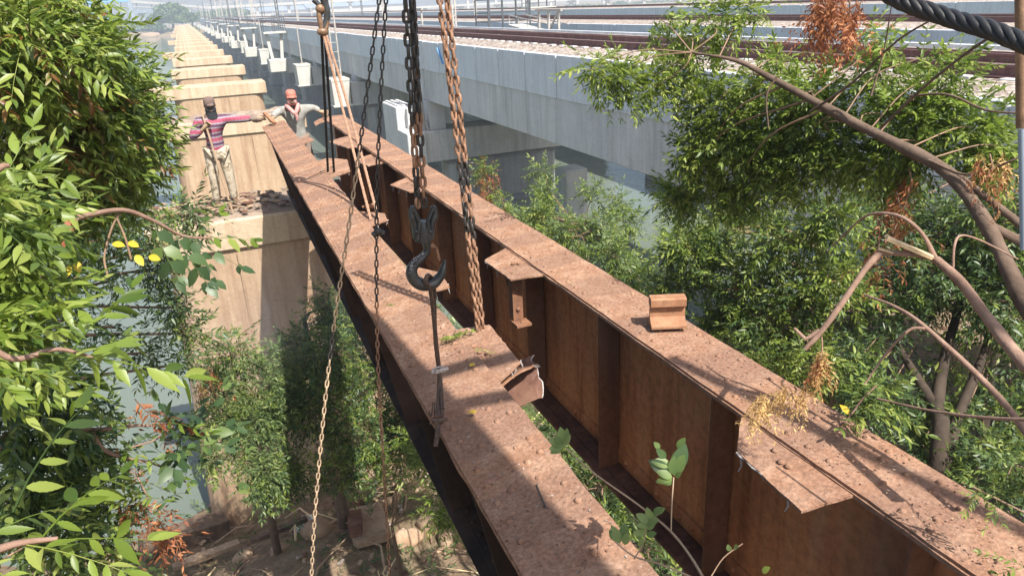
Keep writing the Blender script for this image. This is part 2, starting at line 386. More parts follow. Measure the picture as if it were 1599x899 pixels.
# ------------------------------------------------------------------ old piers
ORD = ['first', 'second', 'third', 'fourth', 'fifth', 'sixth', 'seventh', 'eighth', 'ninth', 'tenth', 'eleventh', 'twelfth'] + ['%dth' % i for i in range(13, 30)]
def old_pier(k):
    y = 12.3 + 12 * k
    names = ['dusty old concrete pier the striped shirt worker stands on, nearest in view', 'old tan pier with a crumbling top right behind the two workers',
             'third old pier back, its pale cap beam jutting left']
    if k == -1: lab = 'old concrete pier under the near ends of the rusty girders'
    elif k < 3: lab = names[k]
    elif (k - 2) % 3 == 0: lab = '%s pier of the old row, its cap jutting left' % ORD[k]
    else: lab = '%s pier of the old row, with a short tan cap' % ORD[k]
    t = thing('bridge_pier', lab, 'pier', (1, y, -1), 'row of old bridge piers without girders')
    r_ = random.Random(k + 50)
    x0 = -1.05; x1 = 3.0
    if k >= 2 and (k - 2) % 3 == 0: x0 = -1.95
    zt = 5.65
    # body with rounded ends, battered
    m = MB(); rings = []; n = 10
    for (z, gx, gy) in ((-1.2, .22, .18), (1, .16, .12), (3, .06, .05), (4.75, -.02, 0), (5.12, -.02, 0)):
        xl, xr, hy = -.88 - gx, 2.86 + gx, .66 + gy; rr = .45; ring = []
        for (cx, cy, a0) in ((xr - rr, hy - rr, 0), (xl + rr, hy - rr, 90), (xl + rr, -hy + rr, 180), (xr - rr, -hy + rr, 270)):
            for i in range(6): a = R(a0 + 18 * i); ring.append((cx + rr * math.cos(a), y + cy + rr * math.sin(a), z))
        rings.append(ring)
    nn = len(rings[0]); vs = [p for r2 in rings for p in r2]
    fs = [(i * nn + k2, i * nn + (k2 + 1) % nn, (i + 1) * nn + (k2 + 1) % nn, (i + 1) * nn + k2) for i in range(len(rings) - 1) for k2 in range(nn)]
    m.add(vs, fs, False)
    # formwork joint grooves on the near face: shallow raised strips
    if k < 3:
        for xx in (.15, 1.35): m.box(xx, xx + .02, y - .70, y - .64, 1.2, 5.08)
    m.build('pier_wall', 'old_conc', t)
    m = MB(); nseg = 14 if k < 3 else 3
    th = .5 if k != 1 else .34
    m.box(x0, x1, y - .72, y + .72, 5.13, zt - (.0 if k > 1 else .04), .03)
    c = m.build('cap_beam', 'cap_conc', t)
    if k in (0, 1):
        m = MB(); vs = []; nx = 40; ny = 14
        from mathutils import noise as nz
        for j in range(ny + 1):
            for i in range(nx + 1):
                X = x0 + .03 + (x1 - x0 - .06) * i / nx; Y = y - .69 + 1.38 * j / ny
                edge = min(i, nx - i, j, ny - j)
                h = zt - .045 + (.0 if edge == 0 else .03 + (.10 if k == 1 else .035) * max(0, nz.noise(Vector((X * 3, Y * 3, k))) + .3))
                vs.append((X, Y, h))
        m.add(vs, [(j * (nx + 1) + i, j * (nx + 1) + i + 1, (j + 1) * (nx + 1) + i + 1, (j + 1) * (nx + 1) + i) for j in range(ny) for i in range(nx)], False)
        m.build('mortar_bed', 'rough_top', t)
    return t
for k in [-1] + list(range(0, 26)): old_pier(k)

# ------------------------------------------------------------------ rusty plate girders
def plate_girder(name, label, loc, rot, y0, y1, stubs, spall, webm='web'):
    g = thing(name, label, 'girder', loc, 'rusty plate girders being lifted out', rot, True)
    W = .175; H = 1.1; r_ = random.Random(spall)
    from mathutils import noise as nz
    # top flange: two plates, slightly ragged edges, rivet heads
    m = MB(); n = 150
    for (hw, zb, zt, a, b, sd) in ((W, H - .030, H - .012, y0, y1, 1), (W - .006, H - .012, H, y0 + .02, y1 - .7, 9)):
        vs = []
        for i in range(n + 1):
            yy = a + (b - a) * i / n; wl = hw + .006 * nz.noise(Vector((yy * 5, sd, spall))) + .004 * nz.noise(Vector((yy * 17, sd, spall))); wr = hw + .006 * nz.noise(Vector((yy * 5, sd + 4, spall)))
            dz = .004 * nz.noise(Vector((yy * 2, 3, spall)))
            vs += [(-wl, yy, zb + dz), (wr, yy, zb + dz), (wr, yy, zt + dz), (-wl, yy, zt + dz)]
        fs = []
        for i in range(n):
            for k in range(4): fs.append((i * 4 + k, i * 4 + (k + 1) % 4, i * 4 + 4 + (k + 1) % 4, i * 4 + 4 + k))
        fs += [(0, 3, 2, 1), (n * 4, n * 4 + 1, n * 4 + 2, n * 4 + 3)]
        m.add(vs, fs)
    yy = y0 + .1
    while yy < y1 - .75:
        dens = .105
        for xx in (-.118, .118):
            if r_.random() < .8: m.rivet(xx, yy + (dens / 2 if xx > 0 else 0), H - .0005, .0145)
        if yy < y0 + 2.2 or .35 < (yy * .23) % 1 < .6:
            for xx in (-.055, .055):
                if r_.random() < .55: m.rivet(xx, yy + .03, H - .001, .0145)
        yy += dens
    m.build('top_flange', 'flange', g)
    m = MB(); m.box(-.006, .006, y0, y1, .03, H - .03)
    m.box(-.09, -.006, y0, y1, H - .046, H - .0305); m.box(.006, .09, y0, y1, H - .046, H - .0305)
    m.box(-.017, -.0065, y0, y1, H - .13, H - .0465); m.box(.0065, .017, y0, y1, H - .13, H - .0465)
    # bottom angle legs with rivets
    m.box(-.018, -.0065, y0, y1, .045, .14); m.box(.0065, .018, y0, y1, .045, .14)
    yy = y0 + .05
    while yy < y1:
        m.rivet(-.0185, yy, .095, .0155, (-1, 0, 0)); yy += .11
    yy = y0 + .08
    while yy < y1:
        m.rivet(-.0175, yy, H - .09, .0145, (-1, 0, 0)); yy += .13
    m.build('web_plate', webm, g)
    m = MB(); m.box(-W + .005, W - .005, y0, y1, 0, .022); m.box(-.105, -.0185, y0, y1, .0225, .036); m.box(.0185, .105, y0, y1, .0225, .036)
    yy = y0 + .1
    while yy < y1:
        for xx in (-.075, .075, ): m.rivet(xx, yy, .0362, .015)
        yy += .11
    m.build('bottom_flange', webm if webm != 'web' else 'rust_dark', g)
    # stiffeners about every metre
    yy = 1.28
    while yy < y1 - .1:
        for s_ in (-1, 1):
            m = MB(); xa, xb = (-.150, -.020) if s_ < 0 else (.020, .150)
            m.box(xa, xb, yy, yy + .012, .0365, H - .0465)
            m.box(min(s_ * .0185, s_ * .030), max(s_ * .0185, s_ * .030), yy + .0125, yy + .09, .15, H - .14)
            for z in np.arange(.2, .95, .12): m.rivet(s_ * .0305, yy + .05, z, .013, (s_, 0, 0))
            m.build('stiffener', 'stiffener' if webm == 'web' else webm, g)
        if s_: pass
        yy += 1.02
    return g
def tiltg(g, xc, a=-11):
    g.rotation_euler = (0, R(a), g.rotation_euler.z); g.location.x += -1.1 * math.sin(R(a)) ; g.location.z = 6.9 - 1.1 * math.cos(R(a))
def gusset(g, poly, z, droop=0, edge=None, seed=0, bend=None):
    """a burnt-off bracing plate: ragged polygon in flange plane; the outer edge sags"""
    r_ = random.Random(seed); P = []
    n = len(poly)
    for i in range(n):
        a = Vector(poly[i]); b = Vector(poly[(i + 1) % n]); k = max(1, int((b - a).length / .035))
        for j in range(k):
            p = a.lerp(b, j / k)
            if j: p += Vector((r_.uniform(-.003, .003), r_.uniform(-.003, .003)))
            P.append(p)
    xs = [p.x for p in P]; x_in = max(xs, key=lambda v: -abs(v)); w = max(abs(max(xs, key=abs)) - abs(x_in), .01)
    def zz(p): t = max(0, (abs(p.x) - .15)) / w; return z - droop * t * t
    m = MB(); N = len(P)
    vs = [(p.x, p.y, zz(p)) for p in P] + [(p.x, p.y, zz(p) - .011) for p in P]
    m.add(vs, [tuple(range(N)), tuple(range(2 * N - 1, N - 1, -1))] + [(i, i + N, (i + 1) % N + N, (i + 1) % N) for i in range(N)])
    c = sum((p for p in P), Vector((0, 0))) / N
    for i in range(3): m.rivet(c.x + r_.uniform(-.05, .05), c.y + r_.uniform(-.08, .08), zz(c) + .002, .014)
    o = m.build('gusset_plate', 'flange', g)
    if edge is not None:                # bright molten slag along a cut edge
        a, b = Vector(edge[0]), Vector(edge[1]); m = MB(); k = 14; pts = []; rad = []
        for j in range(k + 1):
            p = a.lerp(b, j / k); pts.append((p.x + r_.uniform(-.003, .003), p.y + r_.uniform(-.003, .003), zz(p) - .007 + r_.uniform(-.004, .003))); rad.append(r_.uniform(.0025, .006))
        m.tube(pts, rad, 6)
        for j in (1, 6, 12):
            q = Vector(pts[j]); L = r_.uniform(.03, .07); m.tube([q, q + Vector((.004, -.003, -L * .6)), q + Vector((r_.uniform(-.01, .01), 0, -L))], [.005, .004, .002], 5)
        m.build('cut_edge', 'cut', o)
    return o
rot1 = -math.atan(.0205)
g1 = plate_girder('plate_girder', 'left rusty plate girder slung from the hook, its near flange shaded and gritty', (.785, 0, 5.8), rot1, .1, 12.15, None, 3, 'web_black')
g2 = plate_girder('plate_girder', 'right rusty plate girder with a stub of rail standing on its flange', (2.005, 0, 5.78), 0, .1, 12.5, None, 11)
tiltg(g1, .785)
TL = math.tan(R(11))
def zf(x, y): return 6.9 + (x - (.785 + .0205 * y)) * TL      # surface height of the tilted left flange
c_, s_ = math.cos(-rot1), math.sin(-rot1)
def L1(x, y): x -= .785; return Vector((c_ * x - s_ * y, s_ * x + c_ * y))
def L2(x, y): return Vector((x - 2.005, y))
z1 = 1.1 - .031
gusset(g1, [L1(.93, 3.42), L1(1.09, 3.36), L1(1.20, 3.32), L1(1.175, 2.86), L1(1.10, 2.80), L1(.93, 2.70)], z1, .03, (L1(1.10, 2.82), L1(1.19, 2.88)), 1)
gusset(g1, [L1(.95, 4.42), L1(1.12, 4.42), L1(1.22, 4.2), L1(1.19, 3.95), L1(.95, 3.98)], z1, .02, (L1(1.20, 4.0), L1(.98, 3.99)), 2)
gusset(g1, [L1(.98, 5.95), L1(1.10, 6.05), L1(1.25, 5.80), L1(1.22, 5.60), L1(.98, 5.55)], z1, .02, (L1(1.23, 5.62), L1(1.00, 5.56)), 3)
gusset(g1, [L1(1.0, 8.5), L1(1.25, 8.55), L1(1.42, 8.2), L1(1.33, 7.6), L1(1.0, 7.5)], z1, .03, (L1(1.33, 7.62), L1(1.02, 7.52)), 4)
gusset(g1, [L1(1.05, 10.2), L1(1.3, 10.3), L1(1.32, 9.9), L1(1.05, 9.8)], z1, .02, (L1(1.3, 9.92), L1(1.1, 9.82)), 5)
0 and gusset(g1, [L1(1.08, 11.5), L1(1.35, 11.7), L1(1.30, 11.2), L1(1.05, 11.1)], z1, .05, (L1(1.3, 11.22), L1(1.1, 11.12)), 6)
z2 = 1.12 - .036
gusset(g2, [L2(1.88, 2.14), L2(1.66, 1.90), L2(1.63, 1.53), L2(1.84, 1.50), L2(1.88, 1.44)], z2, .02, (L2(1.66, 1.90), L2(1.64, 1.56)), 7)
gusset(g2, [L2(1.88, 4.65), L2(1.62, 4.50), L2(1.63, 4.06), L2(1.88, 3.98)], z2, .02, (L2(1.62, 4.48), L2(1.64, 4.10)), 8)
gusset(g2, [L2(1.88, 7.3), L2(1.62, 7.12), L2(1.70, 6.68), L2(1.88, 6.6)], z2, .02, (L2(1.63, 7.1), L2(1.70, 6.72)), 9)
gusset(g2, [L2(1.88, 8.9), L2(1.60, 8.75), L2(1.66, 8.3), L2(1.88, 8.25)], z2 - .02, .04, (L2(1.61, 8.7), L2(1.66, 8.35)), 10)
gusset(g2, [L2(1.88, 10.3), L2(1.55, 10.2), L2(1.66, 9.45), L2(1.88, 9.3)], z2, .04, (L2(1.56, 10.1), L2(1.66, 9.5)), 12)
gusset(g2, [L2(1.88, 12.4), L2(1.68, 12.35), L2(1.66, 12.05), L2(1.88, 11.95)], z2, .08, None, 13)
# bracket angle hanging under the second gusset of girder 2, and lower bracing stub
m = MB(); m.box(-.335, -.265, 4.14, 4.152, .74, 1.075); m.box(-.335, -.322, 4.153, 4.21, .74, 1.075); m.box(-.345, -.24, 4.06, 4.16, .722, .738)
for z_ in (.82, .96): m.rivet(-.30, 4.139, z_, .016, (0, -1, 0))
m.rivet(-.29, 4.10, .739, .014); m.build('bracing_angle', 'rust_orange', g2)
m = MB(); m.bar((-.26, 4.42, 1.04), (-.24, 4.38, .86), .06, .010); m.build('bracing_angle', 'rust_dark', g2)
# torn bracing plates below the big gusset
def torn(g, quad, th, mat, seed, name='bracing_plate'):
    r_ = random.Random(seed); q = [Vector(p) for p in quad]; n = 7; vs = []; nm = (q[1] - q[0]).cross(q[3] - q[0]).normalized() * th
    for j in range(n + 1):
        for i in range(n + 1):
            u, v = i / n, j / n; p = q[0].lerp(q[1], u).lerp(q[3].lerp(q[2], u), v)
            if i == n: p += Vector((r_.uniform(-.014, .014), r_.uniform(-.012, .012), r_.uniform(-.01, .01)))
            p += nm * 2.0 * math.sin(3 * u + seed) * u; vs.append(p)
    N = len(vs); vs += [p - nm for p in vs]; w_ = n + 1; fs = []
    for j in range(n):
        for i in range(n): a_ = j * w_ + i; fs += [(a_, a_ + 1, a_ + w_ + 1, a_ + w_), (N + a_ + w_, N + a_ + w_ + 1, N + a_ + 1, N + a_)]
    bd = [i for i in range(w_)] + [j * w_ + n for j in range(1, w_)] + [n * w_ + i for i in range(n - 1, -1, -1)] + [j * w_ for j in range(n - 1, 0, -1)]
    for k in range(len(bd)): a_, b_ = bd[k], bd[(k + 1) % len(bd)]; fs.append((a_, N + a_, N + b_, b_))
    m = MB(); m.add(vs, fs); o = m.build(name, mat, g)
    m = MB(); pts = [vs[j * w_ + n] - nm * .5 for j in range(w_)]; m.tube(catmull(pts, 3), [r_.uniform(.002, .005) for _ in range(3 * (w_ - 1) + 1)], 5); m.build('cut_edge', 'cut', o)
    return o
torn(g1, [(.19, 2.78, 1.03), (.41, 2.90, 1.00), (.46, 3.06, .90), (.20, 3.05, .96)], .010, 'rust_orange', 1)
torn(g1, [(.20, 3.05, .94), (.44, 3.02, .96), (.40, 2.86, .82), (.20, 2.9, .80)], .010, 'rust_dark', 2)

# rail stub on girder 2
rs = MB(); pts2 = [(-.07, 0), (.07, 0), (.07, .012), (.03, .028), (.012, .045), (.010, .095), (.036, .108), (.037, .145), (.028, .152), (-.028, .152), (-.037, .145), (-.036, .108), (-.010, .095), (-.012, .045), (-.03, .028), (-.07, .012)]
a = R(-23)
T = Matrix.Translation((2.03, 2.93, 6.903)) @ Matrix.Rotation(a, 4, 'Z') @ Matrix(((0, 0, 1, 0), (1, 0, 0, 0), (0, 1, 0, 0), (0, 0, 0, 1)))
rs.prism(pts2, -.085, .095, T); tag(rs.build('rail_offcut', 'rust_orange'), 'short orange rusted offcut of rail standing on the right girder', 'rail piece')

# rust flakes, grit and dry leaf bits on the flanges
def grit(name, label, g_fn, ys, n, size, mats, seed, wid=.16, tl_=0):
    r_ = random.Random(seed); m = MB()
    for i in range(n):
        y = ys[0] + (ys[1] - ys[0]) * r_.random() ** 1.3; x, zz = g_fn(y); dx = r_.uniform(-wid, wid); x += dx; zz += dx * tl_; s = size * r_.uniform(.4, 1.5)
        m.use(r_.choice(mats)); a = r_.uniform(0, 6.3); tl = r_.uniform(-.4, .4)
        q = Matrix.Translation((x, y, zz + s * .12)) @ Matrix.Rotation(a, 4, 'Z') @ Matrix.Rotation(tl, 4, 'X')
        m.box(-s * .5, s * .5, -s * .33, s * .33, -s * .12, s * .12, 0, q)
    return tag(m.build(name), label, 'rust debris', None, 'stuff')
grit('rust_flakes', 'rust scale and grit strewn on the left girder flange', lambda y: (.785 + .0205 * y, 6.9), (1.2, 11), 1900, .0065, ['rust_dark', 'flange', 'flange', 'ballast'], 5, tl_=TL)
grit('rust_flakes', 'rust scale and grit strewn on the right girder flange', lambda y: (2.005, 6.9), (.8, 11), 1700, .006, ['flange', 'rust_orange', 'rust_dark', 'wood'], 6)

# ------------------------------------------------------------------ new railway bridges
def I_rail(m, x, z, y0, y1):
    pr = [(-.07, 0), (.07, 0), (.07, .012), (.009, .03), (.009, .125), (.035, .135), (.035, .165), (-.035, .165), (-.035, .135), (-.009, .125), (-.009, .03), (-.07, .012)]
    T_ = Matrix.Translation((x, 0, z)) @ Matrix(((1, 0, 0, 0), (0, 0, 1, 0), (0, 1, 0, 0), (0, 0, 0, 1)))
    m.prism([(a_, b_) for a_, b_ in pr][::-1], y0, y1, T_)
def new_bridge(label, X0, X1, ystart, yend, detail, posts):
    b = thing('railway_bridge', label, 'bridge', (X0, 12, 0), 'parallel concrete railway bridges')
    zt, zb, zg = 7.17, 6.10, 4.90; r_ = random.Random(int(X0))
    # parapet panels, each with a visible joint
    y = ystart; i = 0
    near_end = 75 if detail else ystart
    while y < yend:
        L = 1.95 if y < near_end else 12.45
        m = MB(); dz = r_.uniform(-.012, .012); dx = r_.uniform(-.008, .008)
        m.box(X0 + dx, X0 + .14 + dx, y + .022, y + L - .022, zb + dz, zt + dz, .012); m.build('parapet_panel', 'new_conc', b); y += L
    m = MB(); m.box(X1 - .16, X1, ystart, yend, zb, zt + .05); m.build('far_parapet', 'new_conc', b)
    m = MB(); m.box(X0 + .15, X1 - .165, ystart, yend, zb + .05, zb + .35); m.build('deck_slab', 'beam_conc', b)
    # main beams, one per span, ends at pier centres
    y = 0.0
    for y in [-28.6] + [29.5 + 14.2 * k for k in range(-1, int((yend - 29.5) / 14.2))]:
        y += 0.0
        if y + 14.2 > ystart or y < -20:
            ya = max(y, ystart)
            for (xa, xb) in ((X0 + .05, X0 + .65), ((X0 + X1) / 2 - .3, (X0 + X1) / 2 + .3), (X1 - .8, X1 - .25)):
                if not detail and xa > X0 + 1: continue
                if y == -28.6: m = MB(); m.box(xa, xb, ystart, 29.46, zg, zb + .045, .02)
                elif y < 29: continue
                else: m = MB(); m.box(xa, xb, y + .04, y + 14.2 - .04, zg, zb + .045, .02)
                m.build('main_beam', 'beam_conc', b)
    # ballast bed
    m = MB(); nx = 12; ysl = list(np.arange(max(ystart, -5), 75, .35)) + list(np.arange(76, yend, 6.0)) if detail else list(np.arange(ystart, yend, 4.0))
    from mathutils import noise as nz
    xs = [X0 + .145 + (X1 - X0 - .31) * i / nx for i in range(nx + 1)]; vs = []
    for y in ysl:
        for i, x in enumerate(xs):
            c = abs(i / nx - .5) * 2
            h = 7.12 + .13 * (1 - c ** 3) - (.0 if 0 < i < nx else .02) + (.03 * nz.noise(Vector((x * 4, y * 4, 0))) if detail else 0); vs.append((x, y, h))
    m.add(vs, [(j * (nx + 1) + i, j * (nx + 1) + i + 1, (j + 1) * (nx + 1) + i + 1, (j + 1) * (nx + 1) + i) for j in range(len(ysl) - 1) for i in range(nx)], False)
    m.build('ballast_bed', 'ballast', b)
    xc = (X0 + X1) / 2 + (-.85 if detail else 0)
    for sx in (-.84, .84):
        m = MB(); m.use('rail'); I_rail(m, xc + sx, 7.235, ystart, yend)
        m.use('railhead'); m.box(xc + sx - .02, xc + sx + .02, ystart, yend, 7.4005, 7.402); m.build('rail', None, b)
        m = MB(); m.use('rail'); I_rail(m, xc + sx * .78, 7.225, ystart, yend); m.build('guard_rail', 'rail', b)
    m = MB(); y = max(ystart, 0)
    while y < min(yend, 120):
        m.box(xc - 1.05, xc + 1.05, y, y + .24, 7.12, 7.243, .01); y += .65
    tag(m.build('sleepers', 'beam_conc', b), None, None, None, 'stuff')
    # piers
    ys = [-1] + [29.5 + 14.2 * k for k in range(int((yend - 30) / 14.2))]
    for i, yp in enumerate(ys):
        if yp < ystart - 3: continue
        xl = X0 - .35 if detail else X0 + .1; xr = X1 - .3; cz0, cz1 = (2.5, 3.74) if i == 1 else (3.3, 4.6)
        m = MB(); m.box(xl, xr, yp - .7, yp + .9, cz0, cz1, .03)
        pc = m.build('pier_cap', 'beam_conc', b)
        for xb_ in (X0 + .35, (X0 + X1) / 2, X1 - .5):
            m = MB(); m.box(xb_ - .35, xb_ + .35, yp - .4, yp + .6, cz1 + .002, 4.895, .02); m.build('bearing_block', 'beam_conc', pc)
        if detail and yp > 1:
            m = MB()
            if i == 1:
                m.box(X0 - 1.1, X0 - .36, yp - .95, yp + .5, 2.4, 3.78, .03); m.box(X0 - 1.1, X0 - .36, yp + .505, yp + 2.8, 2.4, 4.66, .03)
                m.box(X0 - .72, X0 - .38, yp + .2, yp + .5, 3.785, 4.6, .02); [m.box(X0 - 1.0 + q_ * .22, X0 - .88 + q_ * .22, yp + .6, yp + 2.7, 4.665, 4.72, .01) for q_ in range(3)]
                for q_ in range(0): m.box(X0 - 1.1, X0 - .4, yp + 1.5 + q_ * 1.2, yp + 1.75 + q_ * 1.2, 4.725, 4.80, .01)
            elif (i - 1) % 2 == 1 and i > 3 or i == 4:
                m.box(X0 - 1.9, X0 - .36, yp - 1.0, yp + 1.2, 3.45, 4.55, .05)
            else:
                vs = []
                for (z, hw) in ((3.45, .46), (4.70, .50), (4.74, .52), (4.86, .52)):
                    xx_ = X0 - .92; vs += [(xx_ - hw, yp - .95 - (hw - .5), z), (xx_ + hw, yp - .95 - (hw - .5), z), (xx_ + hw, yp + .3 + hw, z), (xx_ - hw, yp + .3 + hw, z)]
                fs = [(3, 2, 1, 0), (12, 13, 14, 15)] + [(k * 4 + j, k * 4 + (j + 1) % 4, k * 4 + 4 + (j + 1) % 4, k * 4 + 4 + j) for k in range(3) for j in range(4)]
                m.add(vs, fs); m.box(X0 - 1.47, X0 - .37, yp - 1.05, yp + .85, 3.33, 3.445, .02); pass
            m.build('pedestal', 'beam_conc' if i == 1 else 'white_conc', pc)
        m = MB(); m.box(X0 + .65, xr - .4, yp - .6, yp + .8, -1.2, cz0 + .02, .25); m.build('pier_wall', 'shaded_conc', b)
        m = MB(); m.box(X0 + .5, xr, yp - 1.3, yp + 1.3, -1.2, .7 if i else .55, .06); m.build('pile_cap', 'shaded_conc', b)
    return b
bA = new_bridge('nearest pale concrete railway bridge with ballasted track and joints in its side panels', 8.5, 14.8, -6, 400, True, True)
bB = new_bridge('second concrete railway bridge beyond the nearest one, dark rails on top', 19.3, 25.6, 8, 400, False, True)
bC = new_bridge('farthest concrete railway bridge, across the open water at the top of the view', 42, 48.3, 20, 400, False, False)
m = MB(); m.use('paint_blue'); P0 = ony(631, 72, 28.0)
m.bar((8.47, 26.6, 6.45), (8.47, 27.1, 7.0), .09, .012, 0); tag(m.build('tarpaulin_strip'), 'small blue strip stuck on the side panels of the nearest concrete bridge', 'strip')
# concrete stump in the water
m = MB(); q = onz(892, 300, 1.2); m.box(q.x - .5, q.x + .5, q.y - .5, q.y + .5, -1, 2.2, .05)
tag(m.build('concrete_stump', 'beam_conc'), 'squat concrete stump standing in the water behind the pale sapling', 'stump')

# steel posts standing on the pedestals, and refuge platforms
def pipe_pair(yp, top, lab, zb_=4.865):
    x = 7.6; t = thing('steel_post', lab, 'post', (x, yp, zb_), 'pale steel posts along the near side of the bridge')
    for dx in ((0,) if yp > 50 else (-.17, .17)):
        m = MB(); m.tube([(x + dx, yp, zb_), (x + dx, yp, top)], .05, 8); m.build('pipe', 'pole', t)
    if yp > 50: m = MB(); m.box(x - .2, x + .2, yp - .2, yp + .2, zb_, zb_ + .06); m.build('foot_plate', 'pole', t); return t
    m = MB(); z = zb_ + .4
    while z < top - .1: m.bar((x - .17, yp, z), (x + .17, yp, z), .03, .03); z += .5
    m.build('rungs', 'pole', t); return t
pipe_pair(43.4, 10.2, 'tall pale twin pipe ladder on the white pedestal behind the tan slings')
pipe_pair(57.6, 7.4, 'single pale pipe post on the pedestal above the red cap')
t = thing('steel_post', 'leaning pale pipe on the big nearest pier block, behind the heavy chain', 'post', (7.7, 29.2, 3.79))
m = MB(); m.tube([ony(662, 205, 29.2), ony(641, 45, 29.2)], .11, 10); m.build('pipe', 'pole', t)
c_b = ony(662, 205, 29.2)
for q in range(4):
    m = MB(); a_ = q * math.pi / 2 + .5; m.bar(c_b + Vector((.3 * math.cos(a_), .3 * math.sin(a_), 0)), c_b + Vector((.10 * math.cos(a_), .10 * math.sin(a_), .4)), .012, .14, 0); m.build('gusset', 'pole', t)
PL = ['nearest and widest', 'second', 'third', 'fourth', 'fifth', 'smallest and farthest']
def refuge(yp, lab):
    x = 7.4; t = thing('refuge_platform', lab, 'platform', (x, yp, 4.56), 'refuge platforms on slanted struts along the near bridge')
    for dx in (-.55, .55):
        m = MB(); m.bar((x + dx * .75, yp - .3, 4.56), (x + dx * 1.15, yp - .3, 6.7), .26, .26); m.build('strut', 'white_conc', t)
    m = MB(); m.box(6.5, 8.45, yp - .9, yp + .9, 6.7, 6.85, .01); m.build('platform_slab', 'white_conc', t)
    m = MB()
    for xx in (6.55, 7.5, 8.4):
        for y in (yp - .85, yp + .85): m.bar((xx, y, 6.85), (xx, y, 8.0), .06, .06)
    for z in (7.3, 7.65, 8.0):
        m.bar((6.55, yp - .85, z), (8.4, yp - .85, z), .05, .05); m.bar((6.55, yp + .85, z), (8.4, yp + .85, z), .05, .05); m.bar((6.55, yp - .85, z), (6.55, yp + .85, z), .05, .05)
    m.build('railing', 'darkpole', t)
for i, k_ in enumerate((3, 5, 7, 9, 12, 15)):
    refuge(29.5 + 14.2 * k_, '%s of the refuge platforms on white struts beside the bridge' % PL[i])
pipe_pair(29.5 + 14.2 * 4, 7.8, 'thin single pale pipe between the two nearest refuge platforms')
# black railed cage, white ramp and trestle on the far side of the near bridge
def cage(x, y, z, L, W_, H, lab, mat):
    t = thing('railed_cage', lab, 'railing', (x, y, z))
    n = 4
    for i in range(n):
        for s2 in (0, W_):
            m = MB(); m.bar((x + L * i / (n - 1), y + s2, z), (x + L * i / (n - 1), y + s2, z + H), .07, .07); m.build('upright', mat, t)
    m = MB()
    for zz in (.45, .9, H):
        for s2 in (0, W_): m.bar((x, y + s2, z + zz), (x + L, y + s2, z + zz), .05, .05)
        m.bar((x, y, z + zz), (x, y + W_, z + zz), .05, .05); m.bar((x + L, y, z + zz), (x + L, y + W_, z + zz), .05, .05)
    m.build('handrail', mat, t); m = MB(); m.box(x - .1, x + L + .1, y - .1, y + W_ + .1, z - .12, z - .005); m.build('floor', 'white_conc', t)
cage(14.95, 38.5, 7.0, 2.4, 1.9, 1.55, 'black railed cage between the two nearer bridges above the chain', 'darkpole')
cage(37.5, 83, 7.6, 3.2, 2.4, 1.6, 'distant dark railed cage standing over the farther bridge', 'darkpole')
t = thing('trestle', 'cream steel trestle beside the track of the nearest bridge', 'trestle', (15.0, 30.5, 7.1))
for (a_, b_) in (((15.0, 30.3, 7.0), (15.0, 30.3, 8.0)), ((15.0, 31.3, 7.0), (15.0, 31.3, 8.0)), ((15.0, 32.3, 7.0), (15.0, 32.3, 8.0))):
    m = MB(); m.bar(a_, b_, .09, .09); m.build('leg', 'pole', t)
m = MB(); m.bar((15.0, 30.0, 8.0), (15.0, 32.6, 8.0), .1, .1); m.bar((15.0, 30.35, 7.95), (15.0, 31.25, 7.1), .06, .06); m.build('top_bar', 'pole', t)
t = thing('trestle', 'small cream steel trestle farther along the nearest bridge, left of the rusty chains', 'trestle', (15.0, 51, 7.1))
for y in (51, 52.4, 53.8): m = MB(); m.bar((15, y, 7.0), (15, y, 8.2), .1, .1); m.build('leg', 'pole', t)
m = MB(); m.bar((15.0, 50.8, 8.2), (15.0, 54, 8.2), .12, .12); m.build('top_bar', 'pole', t)
t = thing('walkway_ramp', 'sloping white ramp joining the black cage and the cream trestle', 'ramp', (16.5, 34, 6.8))
m = MB(); m.bar((16.4, 38.3, 7.25), (16.4, 32.8, 6.75), .9, .08); m.build('deck_board', 'white_conc', t)
m = MB(); m.bar((16.0, 38.3, 7.75), (16.0, 33, 7.3), .05, .05); m.bar((16.85, 38.3, 7.75), (16.85, 33, 7.3), .05, .05)
for q in range(5): m.bar((16.0, 38.2 - q * 1.2, 7.2 - q * .1), (16.0, 38.2 - q * 1.2, 7.75 - q * .1), .04, .04)
m.build('handrail', 'pole', t)

# line-side masts with brackets and cross wires
def mast(x, y, h, lab, arm=True, mat='pole', wdt=.09):
    t = thing('catenary_mast', lab, 'mast', (x, y, 7.0), 'railway masts along the bridges')
    m = MB(); 
    for dx in (-.09, .09): m.bar((x + dx, y, 7.0), (x + dx, y, 7.0 + h), .04, wdt)
    for q in range(int(h / .5)): m.bar((x - .09, y, 7.1 + q * .5), (x + .09, y, 7.45 + q * .5), .03, .05)
    m.build('mast_post', mat, t)
    if arm:
        m = MB(); m.bar((x, y, 7 + h * .85), (x + 2.2, y, 7 + h * .8), .06, .06); m.bar((x, y, 7 + h * .97), (x + 2.2, y, 7 + h * .82), .04, .04); m.build('bracket_arm', mat, t)
    return t
k = 0
for bx, nm, y0m in ((8.35, 'near side of the nearest bridge', 75), (15.1, 'gap between the nearest and second bridges', 62), (25.9, 'far side of the second bridge', 70)):
    for q, yy in enumerate(range(y0m, 380, 25)):
        h = 5.4 + .8 * math.sin(q * 2.1 + bx)
        mast(bx, yy, h, '%s mast along the %s' % (ORD[q], nm), q % 2 == 0, 'pole' if (q + k) % 3 else 'darkpole'); k += 1
mast(15.1, 44.5, 6, 'double pale mast just right of the rusty twin chain at the frame top', False)
mast(25.9, 58, 6.5, 'slim dark mast beyond the black cage', False, 'darkpole', .1)


